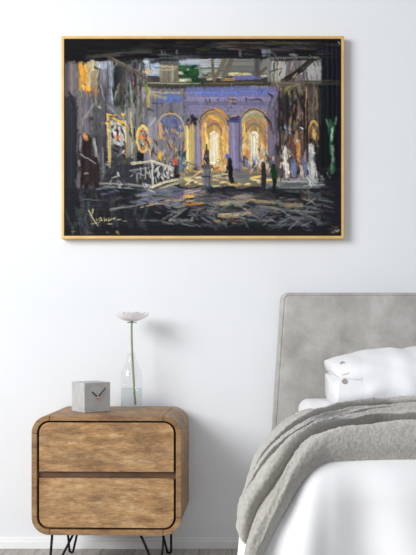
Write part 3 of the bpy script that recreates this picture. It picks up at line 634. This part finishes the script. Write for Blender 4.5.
# ---------------------------------------------------------------- bottle vase, water and flower
VXW, VYW = -.4357, 3.62
def clear(name, tint, base_r, edge_r, power=4.):
    # thin clear material: straight-through light plus a mirror sheen that grows towards grazing view
    m = bpy.data.materials.new(name); m.use_nodes = True; nt = m.node_tree; nt.nodes.clear(); L = nt.links.new
    out = nt.nodes.new('ShaderNodeOutputMaterial'); mx = nt.nodes.new('ShaderNodeMixShader'); tr = nt.nodes.new('ShaderNodeBsdfTransparent'); gl = nt.nodes.new('ShaderNodeBsdfGlossy'); lw = nt.nodes.new('ShaderNodeLayerWeight')
    lw.inputs[0].default_value = .5; tr.inputs[0].default_value = (*lin(tint), 1); gl.inputs['Roughness'].default_value = .04
    pw = nt.nodes.new('ShaderNodeMath'); pw.operation = 'POWER'; pw.inputs[1].default_value = power
    ma = nt.nodes.new('ShaderNodeMath'); ma.operation = 'MULTIPLY_ADD'; ma.inputs[1].default_value = edge_r; ma.inputs[2].default_value = base_r
    L(lw.outputs['Facing'], pw.inputs[0]); L(pw.outputs[0], ma.inputs[0]); L(ma.outputs[0], mx.inputs[0]); L(tr.outputs[0], mx.inputs[1]); L(gl.outputs[0], mx.inputs[2]); L(mx.outputs[0], out.inputs[0])
    return m
m_glass = clear('clear_glass', (254, 254, 254), .035, .3); m_water = clear('clear_water', (246, 249, 250), .02, .25)
vs = thing('glass_vase', 'clear glass bottle vase half filled with water on the nightstand', 'vase', (VXW, VYW, TOP))
R = .0462
outp = [(0, .0005), (R - .006, .0005), (R - .001, .003), (R, .008), (R, .135), (R - .001, .15), (R - .005, .166), (R - .013, .184), (R - .021, .2), (R - .0255, .215), (R - .027, .235), (R - .0265, .243)]
inp = [(R - .0285, .243), (R - .029, .235), (R - .0275, .215), (R - .023, .2), (R - .015, .183), (R - .007, .165), (R - .003, .149), (R - .002, .135), (R - .002, .012), (R - .008, .008), (0, .008)]
b = bmesh.new(); lathe(b, outp + inp, 56); obj('bottle', b, m_glass, vs, True)
wr = R - .0024
b = bmesh.new(); lathe(b, [(0, .0085), (wr - .006, .0085), (wr, .0125), (wr, .089), (wr - .0015, .0885), (0, .088)], 56)
wa = obj('water', b, m_water, None, True); wa.location = (VXW, VYW, TOP)
tag(wa, 'clear still water filling the lower part of the glass vase', 'water'); wa['kind'] = 'stuff'
m_stem = mat('green_stem', (136, 152, 112), .6)
c, f, _ = noise_color(m_stem, ((.3, (122, 140, 98)), (.7, (152, 166, 128))), 60); base(m_stem, c)
m_pet = mat('white_petal', (250, 244, 245), .7)
c, f, _ = noise_color(m_pet, ((.3, (253, 250, 251)), (.7, (255, 254, 254))), 40); base(m_pet, c)
_n = m_pet.node_tree; _t = _n.nodes.new('ShaderNodeBsdfTranslucent'); _t.inputs[0].default_value = (*lin((255, 253, 254)), 1); _x = _n.nodes.new('ShaderNodeMixShader'); _x.inputs[0].default_value = .55
_n.links.new(_n.nodes['Principled BSDF'].outputs[0], _x.inputs[1]); _n.links.new(_t.outputs[0], _x.inputs[2]); _n.links.new(_x.outputs[0], _n.nodes['Material Output'].inputs[0])
m_heart = mat('pale_flower_heart', (226, 214, 190), .8)
sx, sz = wp(131.6, 322.5, VYW)
fl = thing('flower', 'single pale pink white flower on a long green stem in the glass vase', 'flower', (sx, VYW, TOP))
fz = sz - TOP
b = bmesh.new()
S0 = [(wp(135.3, 404, VYW)[0] - sx, 0, wp(0, 404.5, VYW)[1] - TOP), (wp(134.2, 388, VYW)[0] - sx, 0, wp(0, 388, VYW)[1] - TOP), (wp(132.6, 362, VYW)[0] - sx, 0, wp(0, 362, VYW)[1] - TOP), (wp(131.7, 340, VYW)[0] - sx, 0, wp(0, 340, VYW)[1] - TOP), (0, 0, fz + .004)]
pts = []
for i in range(len(S0) - 1):
    p0, p1, p2, p3 = [Vector(S0[max(0, min(len(S0) - 1, i + k))]) for k in (-1, 0, 1, 2)]
    for k in range(8):
        t = k / 8; pts.append(.5 * ((2 * p1) + (p2 - p0) * t + (2 * p0 - 5 * p1 + 4 * p2 - p3) * t * t + (3 * p1 - p0 - 3 * p2 + p3) * t ** 3))
pts.append(Vector(S0[-1]))
pts.append(pts[-1] + Vector((0, 0, .004)))
tube(b, pts, [.0042 + .0008 * (1 - i / len(pts)) for i in range(len(pts) - 1)] + [.008], 10); obj('stem', b, m_stem, fl, True)
rr = random.Random(5)
m_sep = m_stem
def petal(az, L, wd, a0, a1, z0, r0, cup):
    nu, nv = 9, 7; P = np.zeros((nu, nv, 3))
    r, z = r0, z0
    for i in range(nu):
        u = i / (nu - 1); a = a0 + (a1 - a0) * u
        if i: r += L / (nu - 1) * math.cos(a); z += L / (nu - 1) * math.sin(a)
        w = wd * (math.sin(PI * min(1, .16 + u * .72)) ** .8) * (1 if u < .85 else 1 - (u - .85) * 2.4)
        for j in range(nv):
            s = (j / (nv - 1) - .5) * 2
            rx = r + .002 * math.sin(7 * s + az * 3) * u; tx = s * w / 2; zz = z + cup * s * s * w + .0015 * math.sin(5 * s + az * 5) * u
            P[i, j] = (rx * math.cos(az) - tx * math.sin(az), rx * math.sin(az) + tx * math.cos(az), zz)
    return grid_mesh('petal', P)
bloom = bpy.data.objects.new('bloom', None)
ctr = []
for layer, (n, L, wd, a0, a1, r0, z0) in enumerate(((10, .077, .060, -.02, .74, .006, -.001), (9, .070, .052, .12, .85, .006, .002), (7, .050, .036, .45, 1.0, .005, .005))):
    for k in range(n):
        az = 2 * PI * (k + .5 * (layer % 2)) / n + rr.uniform(-.1, .1)
        ctr.append(petal(az, L * rr.uniform(.92, 1.06), wd, a0 + rr.uniform(-.06, .06), a1 + rr.uniform(-.08, .08), fz + .006 + z0, r0, .12))
b = bmesh.new(); lathe(b, [(0, fz + .004), (.008, fz + .006), (.012, fz + .012), (.010, fz + .017), (0, fz + .02)], 20); obj('flower_heart', b, m_heart, fl, True)
for me in ctr:
    o = obj('petal', me, m_pet, fl, True)
b = bmesh.new()
for k in range(5):
    az = 2 * PI * k / 5
    merge_t = bmesh.new(); merge_t.from_mesh(petal(az, .018, .009, -.5, -.1, fz + .004, .004, .1)); merge(b, merge_t)
o = obj('sepals', b, m_sep, fl, True)
so = o.modifiers.new('thick', 'SOLIDIFY'); so.thickness = .0006

# ---------------------------------------------------------------- bed
BX0, BX1 = .284, 1.77
BC = (BX0 + BX1) / 2
bed = thing('bed', 'upholstered double bed with a tall grey suede headboard against the wall', 'bed', (BC, 2.7, 0))
m_suede = mat('grey_suede', (166, 164, 160), .9)
c, f, vec = noise_color(m_suede, ((.36, (146, 142, 138)), (.47, (168, 165, 161)), (.56, (186, 184, 180)), (.66, (208, 207, 203))), 5.2, (1, 1, 1), 9, .66, .15)
c2, f2, _ = noise_color(m_suede, ((.34, (150, 146, 142)), (.66, (184, 183, 179))), 2.3, (2.2, 1, .8), 7, .62, .4)
base(m_suede, mixc(m_suede, c, c2, .45)); _, f3, _ = noise_color(m_suede, ((0, (0, 0, 0)), (1, (255, 255, 255))), 350); bump(m_suede, f3, .15, .001)
m_suede.node_tree.nodes['Principled BSDF'].inputs['Sheen Weight'].default_value = .25
# headboard: a padded slab flaring slightly towards the floor
HY = 3.625
tx, tz = wp(281.6, 292.3, HY); bx, bz = wp(272.3, 437, HY)
sl = (tx - bx) / (tz - bz)
def hb_poly(inset, r):
    z_lo, z_hi = .06 + inset, tz - inset
    xl = lambda z: (tx - (tz - z) * sl) + inset
    mid = BC
    P = []
    n = 8
    P.append((xl(z_lo), z_lo))
    for i in range(n + 1):
        t = math.radians(180 - 90 * i / n); P.append((xl(z_hi) + r + r * math.cos(t), z_hi - r + r * math.sin(t)))
    Q = [(2 * mid - x, z) for x, z in P[::-1]]
    return P + Q
lay = []
D = .13
for y, ins in ((HY + D, .012), (HY + D - .004, .006), (HY + D - .012, 0), (HY + .03, 0), (HY + .016, .0025), (HY + .007, .008), (HY + .002, .016), (HY, .028), (HY, .06)):
    lay.append([(x - BC, y - 2.7, z) for x, z in hb_poly(ins, max(.03 - ins * .6, .004))])
b = bmesh.new()
VL = [[b.verts.new(p) for p in L] for L in lay]
n = len(VL[0])
for A, B in zip(VL[:-1], VL[1:]):
    for k in range(n): b.faces.new((A[k], A[(k + 1) % n], B[(k + 1) % n], B[k]))
b.faces.new(VL[0]); b.faces.new(VL[-1])
hbo = obj('headboard', b, m_suede, bed, True)
b = bmesh.new(); tube(b, [(x - BC, HY + .0035 - 2.7, z) for x, z in hb_poly(.011, .022)], .0026, 8); obj('piping', b, m_suede, hbo, True)
box('base', BX0 + .03 - BC, BX1 - .03 - BC, 1.74 - 2.7, HY - .004 - 2.7, .12, .40, m_suede, bed, .015, 3)
m_foot = mat('dark_bed_foot', (60, 54, 50), .6)
for lx in (BX0 + .1, BX1 - .1):
    for ly in (1.84, 3.5):
        b = bmesh.new(); lathe(b, [(0, 0), (.02, 0), (.03, .122), (0, .122)], 20, (lx - BC, ly - 2.7, 0)); obj('leg', b, m_foot, bed, True)
m_linen = mat('white_cotton', (234, 234, 236), .85)
c, f, _ = noise_color(m_linen, ((.3, (232, 232, 234)), (.7, (237, 237, 239))), 5); base(m_linen, c)
_, f, _ = noise_color(m_linen, ((0, (0, 0, 0)), (1, (255, 255, 255))), 420, detail=2); bump(m_linen, f, .08, .0006)
m_linen.node_tree.nodes['Principled BSDF'].inputs['Sheen Weight'].default_value = .1
MT = .694
mt = thing('mattress', 'thick mattress in a white fitted sheet on the bed against the headboard', 'mattress', (BC, 2.7, .40))
b = bmesh.new(); add_box(b, BX0 - BC, BX1 - BC, 1.80 - 2.7, HY - .006 - 2.7, .001, MT - .40, .045, 6); o = obj('fitted_sheet', b, m_linen, mt, True)

# bedding drapes over the left side and the foot of the mattress
XC, YC, ZT, WS = .21, 1.77, .73, 1.615
def prof(tmax, tend, n=400, L=1.0, d1=.27, d2=.2):
    d = np.linspace(0, L, n); th = np.where(d < .14, tmax * d / .14, np.where(d < d1, tmax, np.minimum(tend, tmax + (tend - tmax) * (d - d1) / d2)))
    th = np.radians(th); dd = d[1] - d[0]
    return d, np.concatenate([[0], np.cumsum(np.cos(th[:-1]) * dd)]), np.concatenate([[0], np.cumsum(np.sin(th[:-1]) * dd)])
PS = prof(54, 84); PF = prof(80, 86)
PD = prof(54, 88, d1=.215, d2=.10)
def drape(s, t, PS=PS):
    s = np.asarray(s, float); t = np.asarray(t, float)
    a = np.where(s > WS / 2, -np.minimum(WS - s, 0), np.minimum(s, 0)); b = np.minimum(t, 0); d = np.hypot(a, b); dm = np.maximum(d, 1e-6)
    k = np.where(d > 1e-6, (b / dm) ** 2, 0)
    g = (1 - k) * np.interp(d, PS[0], PS[1]) + k * np.interp(d, PF[0], PF[1])
    h = (1 - k) * np.interp(d, PS[0], PS[2]) + k * np.interp(d, PF[0], PF[2])
    return np.stack([XC + np.clip(s, 0, WS) + a / dm * g, YC + np.maximum(t, 0) + b / dm * g, ZT - h], -1)
def normal(s, t, e=2e-3):
    n = np.cross(drape(s + e, t) - drape(s - e, t), drape(s, t + e) - drape(s, t - e))
    return n / np.maximum(np.linalg.norm(n, axis=-1, keepdims=True), 1e-9)
def fbm(P, sc, oct=3, seed=0.):
    out = np.empty(P.shape[:-1]); fl_ = P.reshape(-1, 3)
    out.reshape(-1)[:] = [noise.fractal(Vector((p[0] * sc + seed, p[1] * sc, p[2] * sc)), 1., 2., oct) for p in fl_]
    return out
nt_, ns_ = 120, 190
T = np.concatenate([np.linspace(-.50, .1, 80), np.linspace(.12, .86, 40)])
rows = []
for t in T:
    e = np.clip((t - .02) / .42, 0, 1); e = e * e * (3 - 2 * e); smin = -.46 + .45 * e
    rows.append(np.stack([np.concatenate([np.linspace(smin, .12, 70), np.linspace(.13, WS + .01 + .45 * (1 - e), ns_ - 70)]), np.full(ns_, t)], -1))
ST = np.array(rows); s, t = ST[..., 0], ST[..., 1]
P = drape(s, t, PD); Nn = normal(s, t)
d = np.hypot(np.minimum(s, 0), np.minimum(t, 0))
fall = np.clip((d - .05) / .25, 0, 1)
ang = np.arctan2(-np.minimum(t, 0), -np.minimum(s, 0) + 1e-6)
fold = np.zeros_like(s)
# hanging folds at the foot end and round the corner
for s0, amp, w, wd in ((.05, -.030, .035, .12), (.14, .018, .05, .1), (.33, .012, .09, .1), (.55, -.022, .05, .1), (.85, .02, .08, .1)):
    w_ = w + wd * np.clip(d, 0, .5)
    fold += amp * np.exp(-((s + .0 * t - s0 - .10 * np.clip(d - .1, 0, 1)) / w_) ** 2) * np.where(t < 0, 1, 0) * fall
fold += .014 * np.sin(ang * 7) * fall * np.where((s < 0) & (t < 0), 1, 0) * np.sin(ang * 2)
fold += .006 * fbm(P, 5, 2) * (.4 + fall)
P = P + Nn * fold[..., None]
me = grid_mesh('duvet', P.transpose(1, 0, 2))
dv = obj('duvet', me, m_linen, None, True)
so = dv.modifiers.new('fill', 'SOLIDIFY'); so.thickness = .03; so.offset = -1
tag(dv, 'plain white duvet hanging smoothly over the foot and side of the bed', 'duvet')

# throw blanket gathered into three soft rolls
m_fleece = mat('greige_fleece', (178, 175, 168), .95)
c, f, vec = noise_color(m_fleece, ((.3, (150, 146, 138)), (.5, (173, 169, 162)), (.7, (188, 185, 178))), 150, (1, 1, 1), 4, .7)
base(m_fleece, c); bump(m_fleece, f, .7, .006)
m_fleece.node_tree.nodes['Principled BSDF'].inputs['Sheen Weight'].default_value = .5
m_fleece.node_tree.nodes['Principled BSDF'].inputs['Sheen Roughness'].default_value = .6
def spline(P, n):
    P = np.array(P, float); L = np.concatenate([[0], np.cumsum(np.linalg.norm(np.diff(P, axis=0), axis=1))]); u = np.linspace(0, L[-1], n)
    Q = np.stack([np.interp(u, L, P[:, k]) for k in range(2)], -1)
    for _ in range(14):
        Q[1:-1] = .25 * Q[:-2] + .5 * Q[1:-1] + .25 * Q[2:]
    return Q
CA = [(1.5, 1.02), (.8, 1.01), (.46, .98), (.31, .92), (.17, .80), (.06, .66), (-.005, .55), (-.05, .45), (-.105, .352), (-.15, .30), (-.19, .262)]
CB = [(1.5, .74), (.8, .74), (.45, .74), (.26, .72), (.13, .60), (.05, .48), (-.034, .31), (-.085, .215), (-.13, .18), (-.175, .15), (-.212, .13)]
CM = [(1.5, .42), (.8, .42), (.46, .41), (.27, .395), (.16, .36), (.073, .26), (.01, .135), (-.044, .01), (-.086, -.035), (-.135, -.05), (-.19, -.06), (-.240, -.088)]
CD = [(1.5, -.04), (.8, -.04), (.40, -.04), (.17, -.037), (.05, -.04), (-.012, -.046), (-.055, -.068), (-.112, -.098), (-.174, -.124), (-.23, -.15), (-.30, -.20)]
NU, NW = 460, 48
curves = [spline(Q, NU) for Q in (CA, CB, CM, CD)]
curves.insert(2, curves[1] * .52 + curves[2] * .48)
segs = []
amps = (.044, .026, .036, .048); lifts = (.012, .014, .024, .014); rest = lifts[1:] + (0.,)
u = np.linspace(0, 1, NU)[:, None]
for i in range(4):
    A, B = curves[i], curves[i + 1]
    q = np.linspace(0, 1, NW)[(0 if i == 0 else 1):][None]
    # each roll swells slowly away from the bed head, then turns under itself
    pk = .70
    hq = np.where(q < pk, np.power(np.clip(q / pk, 0, 1), .62), np.sqrt(np.clip(1 - ((q - pk) / (1 - pk)) ** 2, 0, 1)))
    over = .10 * np.sin(PI * np.clip((q - .6) / .4, 0, 1)) if i < 3 else 0 * q
    wq = np.where(q < pk, q / pk * .84, .84 + .16 * np.sin(PI / 2 * (q - pk) / (1 - pk))) + over
    st_ = A[:, None] * (1 - wq)[..., None] + B[:, None] * wq[..., None]
    width = np.linalg.norm(A - B, axis=1)[:, None]
    hang = np.clip(-(A[:, :1] + B[:, :1]) / 2 / .16, 0, 1)
    tip = np.sqrt(np.clip((1 - u) / .035, 0, 1))
    wr = .006 * np.sin(2 * PI * (q * 1.5 + 1.6 * u + i * .31)) + .005 * np.sin(2 * PI * (q * 2.6 - 2.3 * u + i * .7))
    bul = amps[i] * (1 - .30 * hang) * np.clip(width / (.10 if i in (1, 2) else .18), .55, 1.1) * hq + wr * np.sin(PI * q) * (1 - .5 * hang)
    lift = lifts[i]
    st_ = st_ - np.stack([(.02, .034, .026, .02)[i] * np.clip((u - .95) / .05, 0, 1) * np.sin(PI * q) ** .8, 0 * u * q], -1)
    base_l = lift * (1 - q) + rest[i] * q
    off = (base_l * np.where((i == 0) & (q < .05), q / .05, 1.) + bul) * (.25 + .75 * tip)
    segs.append((st_, off))
ST = np.concatenate([a for a, _ in segs], 1); OF = np.concatenate([np.broadcast_to(o_, a.shape[:2]) for a, o_ in segs], 1)
# slightly staggered hems
P = drape(ST[..., 0], ST[..., 1]); Nn = normal(ST[..., 0], ST[..., 1], .03)
P = P + Nn * OF[..., None]
nz = fbm(P, 9, 2, 3.) * .004 + fbm(P, 150, 2, 9.) * .0026
P = P + Nn * (nz * np.clip(OF / .03, 0, 1))[..., None]
# close the hanging end down onto the duvet
end = drape(ST[-1, :, 0] - .003, ST[-1, :, 1]) + normal(ST[-1, :, 0], ST[-1, :, 1]) * .002
P = np.concatenate([P, end[None]], 0)
bl = obj('throw_blanket', grid_mesh('throw_blanket', P), m_fleece, None, True)
tag(bl, 'soft grey fleece throw blanket gathered in thick folds across the white duvet', 'blanket')

# ---------------------------------------------------------------- pillow
PCX, PCY = .75, 3.33
pl = thing('pillow', 'plump white pillow with a buttoned open end lying against the headboard', 'pillow', (PCX, PCY, MT))
def loft(xs, zlo, zhi, ylo, yhi, ex, n=44, wr=.0, seed=0.):
    R_ = []
    for i, x in enumerate(xs):
        zc, hz_ = (zlo[i] + zhi[i]) / 2, (zhi[i] - zlo[i]) / 2; yc, hy_ = (ylo[i] + yhi[i]) / 2, (yhi[i] - ylo[i]) / 2
        row = []
        for k in range(n):
            a = 2 * PI * k / n; ca, sa = math.cos(a), math.sin(a)
            row.append((x, yc + hy_ * math.copysign(abs(ca) ** (2 / ex), ca), zc + hz_ * math.copysign(abs(sa) ** (2 / ex), sa)))
        R_.append(row)
    P = np.array(R_)
    if wr:
        cen = P.mean(1, keepdims=True); dirn = P - cen; dirn /= np.maximum(np.linalg.norm(dirn, axis=-1, keepdims=True), 1e-6)
        Qs = P * np.array([1., .5, 1.6]); P = P + dirn * (fbm(Qs, 7, 2, seed) * wr)[..., None]
    P = np.concatenate([P.mean(1)[:1, None].repeat(n, 1), P, P.mean(1)[-1:, None].repeat(n, 1)], 0)
    return grid_mesh('loft', P, False, True)
def ip(xs, pts): return np.interp(xs, [p[0] for p in pts], [p[1] for p in pts])
def smooth(a, k=5):
    for _ in range(k): a[1:-1] = .25 * a[:-2] + .5 * a[1:-1] + .25 * a[2:]
    return a
PZT = ((.36, .850), (.40, .868), (.45, .884), (.54, .908), (.62, .916), (.75, .920), (.9, .91), (1.05, .86), (1.13, .80))
PZB = ((.36, .703), (.6, .704), (1.0, .704), (1.1, .73), (1.13, .77))
PYL = ((.36, 3.115), (.42, 3.105), (.56, 3.085), (.7, 3.07), (.95, 3.07), (1.13, 3.13)); PYH = ((.36, 3.52), (.55, 3.58), (.95, 3.58), (1.13, 3.53))
def pex(x): return 2.7 + 1.6 * max(0., min(1., (.54 - x) / .16))
XS = np.linspace(.36, 1.13, 90)
PF_ = [smooth(ip(XS, q_), 8) for q_ in (PZB, PZT, PYL, PYH)]
def psec(x, n=80, grow=0.):
    zb_, zt_, yl_, yh_ = [float(np.interp(x, XS, q_)) for q_ in PF_]
    e = pex(x); out = []
    for k in range(n):
        a = 2 * PI * k / n; ca, sa = math.cos(a), math.sin(a)
        out.append(((yl_ + yh_) / 2 + ((yh_ - yl_) / 2 + grow) * math.copysign(abs(ca) ** (2 / e), ca), (zb_ + zt_) / 2 + ((zt_ - zb_) / 2 + grow) * math.copysign(abs(sa) ** (2 / e), sa)))
    return np.array(out)
def front_y(x, z):
    zb_, zt_, yl_, yh_ = [float(np.interp(x, XS, q_)) for q_ in PF_]
    v = min(.999, abs(z - (zb_ + zt_) / 2) / ((zt_ - zb_) / 2)); e = pex(x)
    return (yl_ + yh_) / 2 - (yh_ - yl_) / 2 * (1 - v ** e) ** (1 / e)
def crease(P):
    # soft folds running out from the buttoned end
    x, z = P[..., 0], P[..., 2]
    f = .010 * fbm(P * np.array([1.2, .5, 2.]), 6, 2, 2.) + .006 * np.sin((z - .80) * 70 - (x - .4) * 10) * np.exp(-((x - .50) / .07) ** 2) + .005 * np.sin(x * 46 + z * 12) * np.exp(-((x - .72) / .16) ** 2)
    return f * np.clip((x - .40) / .12, .15, 1)
def pmesh(xs, clip=None, grow=0., shear=0.):
    R_ = []
    for x in xs:
        sec = psec(x, 80, grow - (grow + .004) * max(0., min(1., (x - .44) / .09)) ** 1.5 if grow else 0.); z = sec[:, 1].copy()
        gap = .0045 * max(0., min(1., (.45 - x) / .07)) + .0006
        zs = .806 - .05 * (x - .38)
        if clip == 'up': z = np.maximum(z, zs + gap)
        if clip == 'low': z = np.minimum(z, zs - gap * .4)
        R_.append(np.stack([np.full(80, x) - shear * np.maximum(z - .845, -.045) * max(0., min(1., (.5 - x) / .12)), sec[:, 0], z], -1))
    P = np.array(R_)
    cen = P.mean(1, keepdims=True); dn = P - cen; dn[..., 0] = 0; dn /= np.maximum(np.linalg.norm(dn, axis=-1, keepdims=True), 1e-6)
    k = np.clip((P[..., 2] - .708) / .03, 0, 1)
    P = P + dn * (crease(P) * k)[..., None]
    P = np.concatenate([P.mean(1)[:1, None].repeat(80, 1), P, P.mean(1)[-1:, None].repeat(80, 1)], 0) - np.array([PCX, PCY, MT])
    return grid_mesh('pillow', P, False, True)
o = obj('pillow_body', pmesh(np.linspace(.408, 1.13, 84)), m_linen, pl, True)
flu = obj('flap', pmesh(np.linspace(.388, .535, 30), 'up', .0022, .36), m_linen, pl, True); flu['label'] = 'upper open flap of the pillowcase'
fll = obj('flap', pmesh(np.linspace(.393, .535, 30), 'low', .0036), m_linen, pl, True); fll['label'] = 'lower open flap of the pillowcase'
m_btn = mat('taupe_button', (166, 156, 150), .45)
m_lin2 = mat('beige_thread', (206, 196, 180), .8)
for (px, py, par) in ((341.2, 363.4, flu), (344.2, 381.2, fll)):
    X, Z = wp(px, py, 3.1); Y = front_y(X, Z) - .001; X, Z = wp(px, py, Y); Y = front_y(X, Z) - .005
    b = bmesh.new(); lathe(b, [(0, .004), (.003, .0035), (.0065, .0042), (.0088, .005), (.0104, .003), (.0104, 0), (0, 0)], 24)
    for v in b.verts: v.co = (v.co.x + X - PCX, -v.co.z + Y - PCY, v.co.y * .9 + Z - MT)
    obj('button', b, m_btn, par, True)
b = bmesh.new()
BP = []
for px, py in ((342, 375), (345.5, 374), (349, 373)):
    X, Z = wp(px, py, 3.1); Y = front_y(X, Z) - .002; X, Z = wp(px, py, Y); BP.append((X - PCX, front_y(X, Z) - .003 - PCY, Z - MT))
tube(b, BP, .0018, 8); obj('buttonhole', b, m_lin2, flu, True)

# ---------------------------------------------------------------- light and camera
w = bpy.data.worlds.new('daylight'); scene.world = w; w.use_nodes = True
nt = w.node_tree; bg = nt.nodes['Background']; bg.inputs[0].default_value = (.94, .97, 1., 1)
tcw = nt.nodes.new('ShaderNodeTexCoord'); dt = nt.nodes.new('ShaderNodeVectorMath'); dt.operation = 'DOT_PRODUCT'; dt.inputs[1].default_value = Vector((-.62, -.5, .6)).normalized()
mr = nt.nodes.new('ShaderNodeMapRange'); mr.inputs['From Min'].default_value = -.75; mr.inputs['From Max'].default_value = .95; mr.inputs['To Min'].default_value = .17; mr.inputs['To Max'].default_value = .66
nt.links.new(tcw.outputs['Generated'], dt.inputs[0]); nt.links.new(dt.outputs['Value'], mr.inputs['Value']); nt.links.new(mr.outputs[0], bg.inputs[1])
def area(name, loc, target, sx, sy, power, col=(1, 1, 1)):
    l = bpy.data.lights.new(name, 'AREA'); l.shape = 'RECTANGLE'; l.size = sx; l.size_y = sy; l.energy = power; l.color = col
    o = bpy.data.objects.new(name, l); COL.objects.link(o); o.location = loc
    o.rotation_euler = (Vector(target) - Vector(loc)).to_track_quat('-Z', 'Y').to_euler()
    return o
area('window_daylight', (-3.7, .0, 2.75), (.2, 3.6, 1.0), 2.4, 2.4, 265, (1, 1, 1))

cam = bpy.data.cameras.new('camera'); co = bpy.data.objects.new('camera', cam); COL.objects.link(co)
co.location = (0, 0, CZ); co.rotation_euler = (PI / 2, 0, 0)
cam.sensor_fit = 'AUTO'; cam.sensor_width = 36; cam.lens = F * 36 / 555
cam.shift_x = -(VX - 208) / 555; cam.shift_y = (VY - 277.5) / 555
cam.clip_start = .05
scene.camera = co
vs_ = scene.view_settings
scene.display_settings.display_device = 'sRGB'
vs_.view_transform = 'Standard'; vs_.look = 'None'; vs_.gamma = 1; vs_.exposure = -.10; vs_.use_curve_mapping = False
scene.cycles.transparent_max_bounces = 16; scene.cycles.diffuse_bounces = 8; scene.cycles.max_bounces = 16
